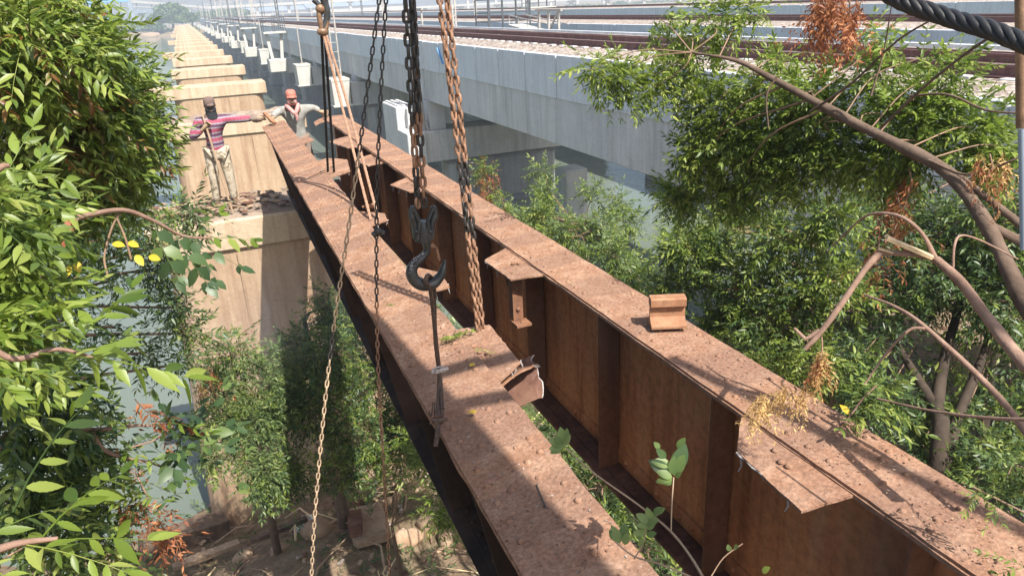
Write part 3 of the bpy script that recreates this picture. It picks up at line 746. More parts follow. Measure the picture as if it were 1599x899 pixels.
# ------------------------------------------------------------------ far shore
def viaduct(lab, A, B, z0, z1, nspan, mat, dep, w_, pier=True):
    t = thing('viaduct', lab, 'viaduct', (A[0], A[1], 0)); A = Vector((*A, 0)); B = Vector((*B, 0)); d = (B - A)
    m = MB(); m.bar((A.x, A.y, z0), (B.x, B.y, z1), w_, dep); m.build('deck', mat, t)
    if pier:
        for i in range(nspan + 1):
            p = A + d * (i / nspan); z = z0 + (z1 - z0) * i / nspan
            m = MB(); m.box(p.x - 1, p.x + 1, p.y - 1, p.y + 1, -1, z - dep * .5 + .1); m.box(p.x - 2.2, p.x + 2.2, p.y - 1.5, p.y + 1.5, z - dep * .5 - 1.2, z - dep * .5); m.build('pier', mat, t)
    return t
a0 = ony(190, 21, 470); a1 = ony(262, 15, 520)
viaduct('dark jetty bridge on stout piers beyond the river bank', (a0.x, 470), (a1.x + 6, 500), a0.z, a0.z + 1.0, 3, 'steelblue', 1.4, 5)
b0 = ony(205, 3, 560); b1 = ony(330, 13, 640)
t = thing('conveyor', 'long sloping pale conveyor gallery running down from the blue crane', 'conveyor', (b0.x, 560, 0))
m = MB(); m.bar(b0, b1, 3, 1.6); m.bar(b0 + Vector((0, 0, -3)), b1 + Vector((0, 0, -1)), 1.2, .5); m.build('gallery', 'white_conc', t)
for q in range(6):
    p = b0.lerp(b1, (q + .3) / 6); m = MB(); m.bar((p.x - 1.2, p.y, 0), (p.x, p.y, p.z), .5, .5); m.bar((p.x + 1.2, p.y, 0), (p.x, p.y, p.z), .5, .5); m.build('support_leg', 'steelblue', t)
def blue_crane():
    c0 = ony(150, 40, 520); t = thing('gantry_crane', 'hazy blue dockside gantry crane on the far shore', 'crane', (c0.x, 520, 0))
    s_ = 520 / 1150.
    def X(u): return ony(u, 30, 520).x
    for (u0, u1) in ((150, 140), (168, 176), (192, 187), (205, 212)):
        for dy in (0, 9):
            m = MB(); m.bar((X(u1), 520 + dy, 0), (X(u0), 520 + dy, 24), 1.6, 1.6); m.build('leg', 'blue' if u0 < 190 else 'steelblue', t)
    m = MB(); m.box(X(136), X(206), 519, 530, 18, 25); m.build('machine_house', 'blue', t)
    m = MB(); m.box(X(120), X(175), 519, 529, 8, 14); m.build('cabin_block', 'blue', t)
    m = MB()
    for z in (7, 12, 16): m.bar((X(140), 519.5, z), (X(180), 519.5, z + 1), .9, .9)
    m.bar((X(166), 519.4, 3), (X(180), 519.4, 17), .8, .8); m.bar((X(176), 519.4, 3), (X(166), 519.4, 17), .8, .8); m.build('cross_brace', 'steelblue', t)
blue_crane()
a0 = ony(330, 20, 620); a1 = ony(620, -10, 900)
viaduct('long pale road viaduct crossing the haze behind the masts', (ony(300, 20, 640).x, 640), (520, 560), 13.5, 15.5, 22, 'white_conc', 1.8, 7)
viaduct('lower white road bridge far across the water at top right', (30, 520), (620, 330), 6.5, 7.5, 26, 'white_conc', 1.1, 6)
# tanks / sheds far
for i, (u, wd, h, lab) in enumerate(((430, 60, 8, 'long low pale shed on the far shore behind the masts, left one'), (560, 90, 9, 'wide hazy shed on the far shore, right one'))):
    p = ony(u, 10, 700); t = thing('shed', lab, 'shed', (p.x, 700, 1)); m = MB(); m.box(p.x - wd / 2, p.x + wd / 2, 700, 725, 1, 1 + h); m.build('wall', 'white_conc', t)
    m = MB(); T_ = Matrix.Translation((p.x, 712, 1 + h)) @ Matrix(((0, 0, 1, 0), (1, 0, 0, 0), (0, 1, 0, 0), (0, 0, 0, 1))); m.prism([(-13.5, 0.01), (13.5, 0.01), (0, 3.5)], -wd / 2 - 1, wd / 2 + 1, T_); m.build('roof', 'steelblue', t)
t = thing('boat', 'tan upturned boat hull drawn up on the far shore left of the piers', 'boat', (ony(234, 52, 400).x, 401, .8))
c = ony(234, 52, 400)
m = MB(); vs = []; n = 12
for i in range(n + 1):
    x = -4 + 8 * i / n; wv = 1.5 * (1 - abs(x / 4.2) ** 2.4) + .05
    for (yy, zz) in ((-1, .1), (-.8, 1.4), (0, 2.1), (.8, 1.4), (1, .1)): vs.append((c.x + x, 402 + yy * wv, .3 + zz * (.75 + .25 * (1 - abs(x / 4)))))
m.add(vs, [(i * 5 + j, (i + 1) * 5 + j, (i + 1) * 5 + j + 1, i * 5 + j + 1) for i in range(n) for j in range(4)], True); m.build('hull', 'wood', t)
m = MB(); m.box(c.x - 3.5, c.x + 3.5, 400.9, 401.2, .5, .8); m.build('gunwale', 'rust_orange', t)

# ------------------------------------------------------------------ foliage
NPR = np.random.default_rng(11)
def leaflet(detail):
    if detail == 0:
        V = np.array([(0, 0, 0), (.45, .15, .03), (.5, .0, -.02), (.42, -.15, .03), (1, .05, -.10)])
        F = [(0, 2, 1), (0, 3, 2), (2, 4, 1), (3, 4, 2)]
    elif detail == 1:
        V = np.array([(0, 0, 0), (.3, .15, .035), (.32, 0, 0), (.28, -.14, .035), (.68, .14, .0), (.7, .03, -.045), (.66, -.10, .0), (1, .09, -.14)])
        F = [(0, 2, 1), (0, 3, 2), (2, 5, 4, 1), (3, 6, 5, 2), (5, 7, 4), (6, 7, 5)]
    else:
        V = [(0, 0, 0)]; prof = [(.08, .05), (.2, .13), (.24, .12), (.36, .165), (.40, .15), (.52, .16), (.56, .14), (.68, .125), (.72, .105), (.82, .08), (.86, .062), (.94, .03)]
        for t, w_ in prof:
            cy = .10 * t * t; V += [(t, cy + w_, .25 * w_ - .14 * t * t), (t, cy, -.14 * t * t), (t, cy - w_, .25 * w_ - .14 * t * t)]
        V.append((1.04, .11, -.16)); V = np.array(V); F = [(0, 2, 1), (0, 3, 2)]; n = len(prof)
        for i in range(n - 1):
            a_ = 1 + 3 * i; b_ = a_ + 3; F += [(a_ + 1, b_ + 1, b_, a_), (a_ + 2, b_ + 2, b_ + 1, a_ + 1)]
        e = 1 + 3 * (n - 1); F += [(e + 1, len(V) - 1, e), (e + 2, len(V) - 1, e + 1)]
    return V, F
def frond_templates(detail, n=8, pairs=(5, 7), lw=.30, droop=.35, seed=1, oval=False):
    """unit-length pinnate leaf; leaflets in near-opposite pairs plus one at the tip"""
    rg = np.random.default_rng(seed); out = []; LV, LF = leaflet(detail)
    if oval: LV = LV * np.array([1, 2.0, 1])
    for _ in range(n):
        V = []; F = []; npair = rg.integers(pairs[0], pairs[1] + 1); dr = droop * rg.uniform(.5, 1.4); side = rg.uniform(-.12, .12)
        def rp(t): return np.array([t, side * t * t, -dr * t * t])
        # rachis: 3-sided thin strip
        k = 4; base = len(V)
        for i in range(k + 1):
            p = rp(i / k * .97); w_ = .010 * (1 - .6 * i / k); V += [p + (0, w_, 0), p + (0, -w_, 0), p + (0, 0, w_)]
        for i in range(k):
            for j in range(3): F.append((base + 3 * i + j, base + 3 * i + (j + 1) % 3, base + 3 * i + 3 + (j + 1) % 3, base + 3 * i + 3 + j))
        for i in range(npair):
            t = .2 + .72 * i / (npair - 1) + rg.uniform(-.02, .02)
            for sgn in (-1, 1):
                if rg.random() < .10: continue
                L = lw * rg.uniform(.62, 1.18) * (1 - .35 * (t - .45) ** 2 * 2); an = sgn * math.radians(rg.uniform(48, 72) - 14 * t)
                tw = rg.normal(0, .45); dn = rg.uniform(-.1, .85)
                v = LV.copy(); v[:, 1] *= -sgn
                v = v * L; ct, st = math.cos(tw), math.sin(tw); v = np.stack([v[:, 0], v[:, 1] * ct - v[:, 2] * st, v[:, 1] * st + v[:, 2] * ct], 1)
                cd_, sd_ = math.cos(dn), math.sin(dn); v = np.stack([v[:, 0] * cd_ + v[:, 2] * sd_, v[:, 1], -v[:, 0] * sd_ + v[:, 2] * cd_], 1)
                ca, sa = math.cos(an), math.sin(an); v = np.stack([v[:, 0] * ca - v[:, 1] * sa, v[:, 0] * sa + v[:, 1] * ca, v[:, 2]], 1)
                o = len(V); V += list(v + rp(t + sgn * .01)); F += [tuple(a_ + o for a_ in f) for f in F0(LF, sgn)]
        v = LV * lw * .9; o = len(V); V += list(v + rp(.96)); F += [tuple(a_ + o for a_ in f) for f in LF]
        out.append((np.array(V), F))
    return out
def F0(LF, sgn): return LF if sgn < 0 else [tuple(reversed(f)) for f in LF]
TP = {0: frond_templates(0, 16), 1: frond_templates(1, 16, (5, 8), .27, .4, seed=2), 2: frond_templates(2, 6, (5, 7), .27, .3, 3), 'oval': frond_templates(1, 5, (3, 4), .30, .25, 4, True),
      'dead': frond_templates(0, 6, (5, 7), .26, 1.2, 5)}
def mesh_np(name, V, F_flat, F_len, mats, parent, mi=None):
    me = bpy.data.meshes.new(name); me.vertices.add(len(V)); me.vertices.foreach_set('co', V.astype(np.float32).ravel())
    me.loops.add(len(F_flat)); me.loops.foreach_set('vertex_index', F_flat.astype(np.int32))
    st = np.zeros(len(F_len), np.int32); st[1:] = np.cumsum(F_len)[:-1]
    me.polygons.add(len(F_len)); me.polygons.foreach_set('loop_start', st); me.polygons.foreach_set('loop_total', F_len.astype(np.int32))
    for x in mats: me.materials.append(M[x])
    if mi is not None: me.polygons.foreach_set('material_index', mi.astype(np.int32))
    me.update(calc_edges=True); me.validate()
    o = bpy.data.objects.new(name, me); COL.objects.link(o); o.parent = parent; return o
def fronds_mesh(name, items, mats, parent, origin):
    """items: list of (template_key, P, D, UP, size, mat_index)"""
    Vs = []; Fl = []; Fn = []; MI = []; off = 0; org = np.array(origin)
    for (key, P, D, U, s, mi) in items:
        T_ = TP[key]; V, F = T_[NPR.integers(len(T_))]
        D = D / (np.linalg.norm(D) + 1e-9); Y = np.cross(U, D); ln = np.linalg.norm(Y)
        if ln < 1e-4: Y = np.cross((1, .2, 0), D); ln = np.linalg.norm(Y)
        Y /= ln; Z = np.cross(D, Y)
        W_ = P + s * (V[:, :1] * D + V[:, 1:2] * Y + V[:, 2:3] * Z) - org
        Vs.append(W_); 
        for f in F: Fn.append(len(f)); Fl.extend([i + off for i in f])
        MI += [mi] * len(F); off += len(V)
    return mesh_np(name, np.concatenate(Vs), np.array(Fl), np.array(Fn), mats, parent, np.array(MI))
def tuft(items, P, D, n, size, key, mi_fn, spread=1.0):
    """a twig end carrying n leaves that arch out around it"""
    D = D / np.linalg.norm(D); A = np.cross(D, (.1, .3, 1.0)); A /= np.linalg.norm(A); B = np.cross(D, A); ph = NPR.uniform(0, 6.28)
    for i in range(n):
        a_ = ph + i * 2.4; q = i / n; p = P + D * size * .5 * (q - .6)
        d = D * (.35 + .55 * q) + spread * (1.05 - .5 * q) * (A * math.cos(a_) + B * math.sin(a_)) + np.array((0, 0, -.12)) + NPR.normal(0, .08, 3)
        u = np.array((0, 0, 1.0)) + NPR.normal(0, .28, 3)
        items.append((key, p, d, u, size * NPR.uniform(.7, 1.2), mi_fn()))
def crown(name, tree, origin, trunk_pts, blobs, mats, weights, key=0, size=.26, per=6, squash=1, twigr=.006, limb_r=.03):
    """blobs: (centre, radius, number of twigs). Every twig leaves a limb that springs from the trunk"""
    items = []; tw = MB(); tw.use('twig'); cw = np.cumsum(weights) / sum(weights)
    tp = [Vector(p) for p in trunk_pts]
    for (c, r_, nt_) in blobs:
        c = Vector(c); b0 = min(tp, key=lambda p: (p - c).length + max(0, p.z - c.z) * 2)
        mid = b0.lerp(c, .5) + Vector((NPR.normal(0, .08), NPR.normal(0, .08), .10 * (c - b0).length))
        tw.tube(catmull([b0, mid, c], 4), list(np.linspace(limb_r * (1 if (c - b0).length > .8 else .6), limb_r * .3, 9)), 6)
        for _ in range(nt_):
            d = NPR.normal(0, 1, 3); d /= np.linalg.norm(d); rr = r_ * NPR.uniform(.25, 1) ** .6
            p = np.array(c) + d * rr * np.array((1, 1, squash)); dd = d + np.array((0, 0, .25)) + NPR.normal(0, .3, 3)
            if rr > .15: 
                md = (Vector(p) + c) / 2 + Vector(NPR.normal(0, .04, 3)); tw.tube([c, md, Vector(p)], [twigr * 1.3, twigr, twigr * .5], 4, True, False)
            tuft(items, p, dd, per, size, key, lambda: int(np.searchsorted(cw, NPR.random())))
    cr = fronds_mesh(name, items, mats, tree, origin)
    return cr, tw
def tree(name, label, cat, trunk, rads, blobs, mats, weights=None, key=0, size=.26, per=6, group=None, limb_r=.03, barkm='bark', squash=1):
    t = thing(name, label, cat, trunk[0], group)
    pts = catmull(trunk, 5); rr = np.interp(np.linspace(0, 1, len(pts)), np.linspace(0, 1, len(rads)), rads)
    m = MB(); m.tube(pts, list(rr), 9); tr = m.build('trunk', barkm, t)
    cr, tw = crown('crown', t, trunk[0], pts, blobs, mats, weights or [1] * len(mats), key, size, per, squash, limb_r=limb_r)
    tw.build('branches', barkm, t)
    return t
def B(u, v, rpx, d, n, k=None):
    if k is None: k = .95 if u < 1000 or v > 150 else .5
    return (at(u, v, d), max(14, rpx - 26) * d / FPX, max(2, int(n * k + .5)))

# --- left tree: the big mass over the water, with reddish shoots towards the river
bl = [B(30, 40, 110, 3.6, 26), B(85, 60, 55, 4.0, 18), B(215, 130, 16, 4.7, 2), B(60, 160, 110, 4.0, 32), B(150, 110, 55, 4.2, 18), B(130, 200, 85, 4.2, 32), B(185, 190, 55, 4.6, 18),
      B(195, 215, 45, 4.7, 14), B(228, 205, 30, 4.8, 6), B(180, 270, 60, 4.6, 22), B(205, 265, 30, 4.8, 8), B(90, 290, 80, 4.6, 26), B(-60, 120, 120, 3.6, 20), B(190, 150, 35, 4.6, 10),
      B(30, 250, 100, 4.3, 26)]
tree('neem_tree', 'big leafy tree filling the upper left, reddish shoots reaching over the river', 'tree',
     [(-3.4, 3.6, 1.5), (-3.2, 3.7, 4), (-2.9, 3.9, 6.5), (-2.6, 4.1, 8.2), (-2.5, 4.1, 9.3)], [.16, .13, .10, .06, .03], bl, ['leaf_bright', 'leaf', 'leaf_red'], [7, 4, .8], 1, .225, 9, limb_r=.035)
m = MB()
# --- darker foliage lower left, farther away over the water
bl = [B(215, 350, 55, 6.2, 16), B(130, 380, 60, 6.0, 18), B(290, 330, 38, 6.6, 8), B(60, 420, 60, 5.6, 16), B(170, 440, 45, 6.4, 5), B(270, 480, 40, 7.0, 8), B(290, 520, 35, 7.2, 8), B(240, 420, 38, 6.8, 8), B(230, 550, 40, 7, 6), B(180, 510, 30, 6.6, 3), B(100, 500, 40, 6.4, 5), B(250, 385, 25, 6.6, 5), B(270, 570, 25, 7, 4)]
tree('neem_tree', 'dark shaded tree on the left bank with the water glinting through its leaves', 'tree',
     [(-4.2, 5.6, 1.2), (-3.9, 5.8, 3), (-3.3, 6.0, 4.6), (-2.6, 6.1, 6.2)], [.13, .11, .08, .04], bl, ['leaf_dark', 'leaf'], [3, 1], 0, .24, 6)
# --- sapling close on the left: large bright leaves
bl = [B(-30, 340, 50, 1.7, 8), B(0, 400, 40, 1.8, 6), B(-20, 460, 50, 1.7, 8), B(20, 470, 36, 1.9, 4), B(-40, 530, 50, 1.6, 6), B(25, 320, 30, 2.2, 4), B(30, 390, 30, 2.3, 4)]
tree('neem_sapling', 'near sapling at the left edge with broad bright leaves in the sun', 'sapling', [(-2.0, 1.6, 1.9), (-1.8, 1.6, 4), (-1.55, 1.6, 6.2), (-1.4, 1.55, 8.1)], [.05, .045, .03, .015], bl, ['leaf_bright', 'leaf'], [3, 2], 2, .17, 6, limb_r=.008, barkm='bark_red')
bl = [B(30, 660, 60, 2.6, 12), B(110, 690, 45, 2.8, 9), B(30, 750, 70, 2.7, 16), B(110, 780, 40, 3.0, 9), B(20, 580, 50, 2.5, 10), B(60, 840, 60, 2.6, 10), B(160, 850, 45, 2.9, 6), B(140, 740, 22, 3.2, 4), B(90, 610, 40, 2.6, 7)]
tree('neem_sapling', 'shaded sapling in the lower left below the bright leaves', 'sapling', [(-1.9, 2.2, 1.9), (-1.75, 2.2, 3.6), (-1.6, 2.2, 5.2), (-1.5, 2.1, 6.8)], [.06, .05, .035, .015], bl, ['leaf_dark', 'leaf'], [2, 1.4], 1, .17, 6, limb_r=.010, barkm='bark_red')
# hero sprays with hand-placed leaves
def spray(name, label, cat, stem, leaves, mats, key=2, stem_r=.004, rw=None):
    t = thing(name, label, cat, stem[0]); items = []
    m = MB(); m.tube(catmull(stem, 6), list(np.linspace(stem_r * 1.5, stem_r * .6, (len(stem) - 1) * 6 + 1)), 6); m.build('stem', 'bark_red', t)
    for (p0, p1, mi) in leaves:
        p0 = np.array(p0); p1 = np.array(p1); d = p1 - p0; s = np.linalg.norm(d)
        items.append((key, p0, d + np.array((0, 0, .25 * s)), np.array((-.1, -.35, 1.0)) + NPR.normal(0, .1, 3), s, mi))
    fronds_mesh('leaves', items, mats, t, stem[0]); return t
S = lambda u, v, d: at(u, v, d)
spray('leafy_twig', 'bright toothed leaf spray hanging right across the left of the view', 'twig', [S(-40, 520, 1.3), S(20, 560, 1.32), S(90, 545, 1.35), S(150, 560, 1.35)],
      [(S(60, 552, 1.33), S(295, 610, 1.38), 0), (S(-20, 540, 1.3), S(140, 510, 1.25), 0), (S(90, 590, 1.32), S(215, 540, 1.5), 1), (S(10, 565, 1.3), S(110, 640, 1.3), 0), (S(110, 550, 1.4), S(225, 455, 1.55), 0), (S(-30, 600, 1.2), S(90, 585, 1.25), 1)], ['leaf_bright', 'leaf'])
spray('leafy_twig', 'pale spray of leaves in the bottom left corner', 'twig', [S(-60, 880, 1.0), S(20, 850, 1.0), S(90, 840, 1.0)],
      [(S(-10, 860, 1.0), S(235, 850, 1.05), 0), (S(-40, 870, .95), S(80, 960, .9), 0), (S(40, 850, 1.0), S(190, 900, .95), 0), (S(-40, 850, 1.0), S(120, 790, 1.1), 1), (S(60, 845, 1.0), S(190, 745, 1.15), 0), (S(20, 800, 1.1), S(120, 640, 1.25), 1)], ['leaf_bright', 'leaf'])
spray('leafy_twig', 'arching brown fringed leaf at the left edge above the bright leaves', 'twig', [S(-40, 290, 1.0), S(0, 262, 1.0), S(15, 258, 1.0)],
      [(S(-20, 262, 1.0), S(140, 298, 1.0), 0), (S(-60, 300, .95), S(60, 330, 1.0), 0), (S(15, 220, 1.3), S(55, 225, 1.3), 0)], ['leaf_bright'])
# twig over the pier wall with small dark leaves, (180-400, 325-460)
spray('leafy_twig', 'thin arching twig with small dark round leaves in front of the nearest pier', 'twig', [S(120, 340, 2.0), S(190, 328, 2.1), S(240, 345, 2.15), S(285, 368, 2.2), S(330, 372, 2.2)],
      [(S(285, 368, 2.2), S(372, 425, 2.2), 0), (S(320, 372, 2.2), S(400, 385, 2.25), 1), (S(270, 360, 2.2), S(310, 450, 2.15), 0), (S(240, 345, 2.15), S(262, 440, 2.1), 0), (S(300, 370, 2.2), S(345, 330, 2.25), 1), (S(290, 368, 2.2), S(335, 440, 2.2), 0)], ['leaf_dark', 'leaf_bright'], 'oval', .005)
# yellow leaves
t = thing('leafy_twig', 'drooping twig with a few yellow and brown leaves in the left foliage', 'twig', S(170, 300, 2.1))
m = MB(); m.tube(catmull([S(190, 328, 2.1), S(175, 355, 2.1), S(163, 400, 2.1), S(168, 430, 2.1)], 5), .003, 5); m.tube(catmull([S(180, 335, 2.1), S(195, 370, 2.1), S(205, 405, 2.1)], 5), .003, 5); m.build('stem', 'twig', t)
items = []
for (u, v, du, dv, mi) in ((175, 380, 24, 4, 0), (200, 378, 20, 8, 0), (212, 398, 14, 20, 0), (108, 415, -4, 20, 0), (118, 408, 8, 22, 0), (100, 375, 8, 30, 1), (105, 340, 12, 26, 1), (232, 400, 22, 6, 0), (1440 - 0, 285, 10, 14, 0)):
    LVn, LFn = leaflet(1); P_ = S(u, v, 2.1); Q_ = S(u + du, v + dv, 2.1); items.append((P_, Q_, mi))
yl_twig = t; yl_items = items[:8]
# bare twigs and brown clumps over the water lower left
t = thing('leafy_twig', 'reddish twig with sparse leaves and brown withered clumps over the water, lower left', 'twig', S(120, 680, 2.6))
m = MB(); m.tube(catmull([S(110, 672, 2.6), S(160, 670, 2.7), S(215, 664, 2.8), S(270, 665, 2.8)], 5), list(np.linspace(.010, .003, 16)), 6)
m.tube(catmull([S(145, 672, 2.65), S(160, 700, 2.7), S(195, 715, 2.8), S(245, 725, 2.8), S(290, 752, 2.9)], 5), list(np.linspace(.009, .003, 21)), 6)
m.tube(catmull([S(205, 698, 2.8), S(245, 685, 2.8), S(270, 665, 2.8)], 5), .003, 5); m.tube(catmull([S(215, 745, 2.8), S(230, 775, 2.8), S(232, 792, 2.8)], 5), .003, 5); m.build('stem', 'bark_red', t)
items = []
for (u, v, n, key, sz, mi, sp) in ((225, 640, 3, 1, .16, 2, 1), (285, 680, 7, 'oval', .18, 0, 1), (310, 660, 5, 'oval', .16, 0, 1), (275, 710, 6, 'oval', .16, 0, 1), (235, 660, 3, 1, .2, 1, 1), (180, 700, 5, 1, .2, 1, 1), (190, 740, 3, 1, .14, 1, 1), (250, 775, 2, 1, .14, 1, 1),
                                (200, 795, 12, 'dead', .12, 2, 1.2), (228, 800, 10, 'dead', .12, 2, 1.2), (255, 820, 12, 'dead', .12, 2, 1), (213, 735, 4, 'dead', .08, 2, 1), (265, 690, 4, 'dead', .08, 2, 1), (330, 700, 4, 'oval', .14, 0, 1), (170, 655, 4, 'dead', .10, 2, 1), (240, 650, 4, 'dead', .1, 2, 1)):
    tuft(items, np.array(S(u, v, 2.8)), np.array((.3, -.2, -.6 if mi == 2 else .6)), n, sz, key, lambda mi=mi: mi, sp)
fronds_mesh('leaves', items, ['leaf_dark', 'leaf_bright', 'leaf_dead'], t, t.location)

# --- thickets under the girders (in shade), trees on the bank
bl = [B(360, 560, 60, 9.0, 30), B(400, 620, 65, 9.0, 36), B(380, 660, 55, 8.8, 26), B(400, 740, 45, 8.6, 14), B(350, 650, 50, 8.8, 20), B(390, 700, 50, 8.8, 16), B(440, 560, 45, 9.3, 12), B(340, 600, 35, 8.8, 10), B(335, 720, 35, 8.6, 8), B(430, 660, 40, 9, 10)]
tree('shrub', 'dusty sunlit shrub growing against the nearest pier wall', 'shrub', [(-.1, 9.2, 1.2), (-.1, 9.1, 2.4), (-.15, 9.0, 3.6)], [.06, .05, .02], bl, ['leaf_dusty', 'leaf'], [4, 1], 0, .24, 6, limb_r=.015)
bl = [B(u_, v_, rr_, d_, n_, 1.5) for (u_, v_, rr_, d_, n_) in ((515, 480, 50, 10.2, 16), (520, 560, 75, 9.6, 34), (490, 640, 65, 9.2, 26), (580, 600, 75, 9.5, 34), (560, 680, 60, 9.0, 26), (620, 660, 55, 9.2, 20), (470, 540, 50, 10, 16), (540, 500, 55, 10.2, 20), (600, 540, 45, 10, 16), (460, 720, 55, 9, 16), (530, 740, 50, 8.8, 14), (640, 600, 40, 9.5, 12), (470, 600, 50, 9.6, 18), (440, 640, 45, 9.4, 14), (640, 700, 40, 8.9, 10), (420, 760, 40, 8.8, 9), (590, 720, 40, 8.8, 8))]
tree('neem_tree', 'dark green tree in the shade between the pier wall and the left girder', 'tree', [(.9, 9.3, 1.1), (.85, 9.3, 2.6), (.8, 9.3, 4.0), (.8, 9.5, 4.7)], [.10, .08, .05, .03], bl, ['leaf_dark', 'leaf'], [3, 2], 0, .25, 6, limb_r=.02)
bl = [B(660, 720, 35, 7.6, 8), B(690, 790, 35, 7.4, 9), B(700, 740, 30, 7.6, 7), B(640, 690, 25, 7.8, 5), B(720, 820, 25, 7.4, 5)]
tree('sapling', 'small sunlit sapling below the near part of the left girder', 'sapling', [(1.2, 7.0, 1.3), (1.2, 6.9, 2.2), (1.15, 6.8, 3.1)], [.04, .03, .015], bl, ['leaf', 'leaf_bright'], [2, 2], 0, .24, 6, limb_r=.01)
bl = [B(870, 680, 40, 6.5, 9), B(940, 760, 60, 6.3, 16), B(1000, 850, 60, 6.2, 14), B(900, 740, 40, 6.5, 8), B(830, 660, 30, 7, 6), B(960, 830, 50, 6.0, 10), B(740, 560, 40, 9.5, 10), B(690, 500, 40, 10, 10), B(1060, 930, 50, 6, 8), B(900, 860, 50, 6.5, 10)]
tree('shrub', 'green shrub seen down the slot between the two girders', 'shrub', [(2.0, 5.6, 1.7), (2.0, 5.6, 2.6), (2.0, 5.5, 3.6)], [.05, .04, .02], bl, ['leaf', 'leaf_dark'], [2, 2], 0, .24, 6, limb_r=.012)

# --- bushes beyond girder 2 (740-1030, 240-460)
bl = [B(860, 300, 40, 9.5, 9), B(850, 345, 50, 9.2, 20), B(900, 370, 60, 8.6, 26), B(955, 320, 35, 9.4, 10), B(960, 400, 50, 8.2, 22), B(930, 300, 25, 9.6, 6), B(985, 350, 30, 8.8, 9), B(1000, 440, 45, 7.8, 18), B(850, 265, 22, 9.9, 5), B(820, 350, 30, 9.2, 9), B(800, 340, 30, 9.6, 9), B(940, 355, 40, 8.6, 12)]
tree('sapling', 'feathery pale green sapling just beyond the right girder, middle of the view', 'sapling', [(4.6, 8.2, 1.3), (4.6, 8.2, 3), (4.5, 8.2, 4.6), (4.4, 8.3, 5.6)], [.06, .05, .03, .015], bl, ['leaf_dusty', 'leaf_bright', 'leaf'], [3, 2, 1], 0, .22, 7, limb_r=.012, barkm='bark_red')
bl = [B(755, 262, 18, 9.5, 6), B(758, 280, 18, 9.5, 5), B(765, 300, 16, 9.5, 4), B(790, 320, 16, 9.4, 4)]
tree('sapling', 'small bush with green tips and reddish withered leaves right of the rusty chain', 'sapling', [(3.4, 8.8, 1.3), (3.5, 8.8, 3.5), (3.6, 8.8, 5.6)], [.04, .03, .012], bl, ['leaf_bright', 'leaf_red'], [2, 1], 0, .17, 6, limb_r=.008)
t = thing('dead_leaf_clump', 'rusty red withered clump hanging in the small bush beside the chain', 'dead leaves', at(765, 292, 9.4)); items = []
for q in range(7): tuft(items, np.array(at(762 + NPR.uniform(-10, 10), 290 + NPR.uniform(-16, 18), 9.4)), np.array((0, 0, -1.0)), 5, .16, 'dead', lambda: 0)
fronds_mesh('leaves', items, ['leaf_dead'], t, t.location)

# --- right side: tree with the big leaning limbs, in front of the bridge
bl = [B(920, 110, 20, 4.6, 3), B(960, 120, 35, 4.8, 9), B(1000, 150, 35, 4.8, 9), B(1060, 110, 55, 4.9, 18), B(1060, 60, 35, 5.0, 7), B(1030, 30, 25, 5.0, 4), B(1110, 40, 50, 4.9, 16), B(1170, 20, 35, 4.9, 8),
      B(1120, 170, 60, 4.9, 26), B(1100, 240, 50, 5.0, 22), B(1180, 220, 60, 4.8, 28), B(1240, 160, 50, 4.7, 20), B(1230, 100, 35, 4.8, 9), B(1300, 150, 55, 4.5, 22), B(1380, 120, 45, 4.4, 16), B(1370, 60, 30, 4.4, 7), B(1150, 290, 60, 4.9, 26), B(1250, 260, 60, 4.7, 26),
      B(1330, 230, 60, 4.5, 26), B(1420, 180, 55, 4.2, 18), B(1490, 140, 30, 4.2, 7), B(1520, 200, 45, 4.1, 12), B(1400, 250, 50, 4.3, 18), B(1070, 310, 45, 5.2, 18), B(1490, 110, 22, 4.2, 4), B(1560, 230, 40, 4.0, 9), B(1440, 90, 20, 4.3, 3), B(1180, 130, 40, 4.8, 10), B(1020, 120, 30, 4.8, 7)]
T1 = thing('neem_tree', 'right hand tree whose long leaning limb crosses in front of the concrete bridge', 'tree', (3.9, 1.4, 1.8))
limb = [(3.9, 1.4, 1.8), (3.6, 1.3, 4.6), at(1680, 620, 3.6), at(1599, 470, 3.7), at(1540, 350, 3.9), at(1480, 270, 4.1), at(1400, 225, 4.3), at(1330, 190, 4.5), at(1265, 155, 4.7), at(1200, 120, 4.9), at(1150, 95, 5.0), at(1080, 82, 5.1)]
pts = catmull(limb, 5); m = MB(); rr = np.interp(np.linspace(0, 1, len(pts)), [0, .15, .3, .5, .7, .85, 1], [.12, .08, .033, .029, .025, .016, .006])
from mathutils import noise as _nz
m.tube(pts, [r_ * (1 + .25 * _nz.noise(p * 6)) for r_, p in zip(rr, pts)], 10); m.build('trunk', 'bark', T1)
m = MB(); m.tube(catmull([at(1540, 350, 3.9), at(1575, 320, 3.9), at(1480, 250, 4.15)], 5)[:1] + catmull([at(1680, 420, 3.9), at(1599, 355, 3.9), at(1530, 300, 4.0), at(1480, 262, 4.1)], 6), list(np.linspace(.022, .013, 20)), 8); m.build('branch', 'bark', T1)
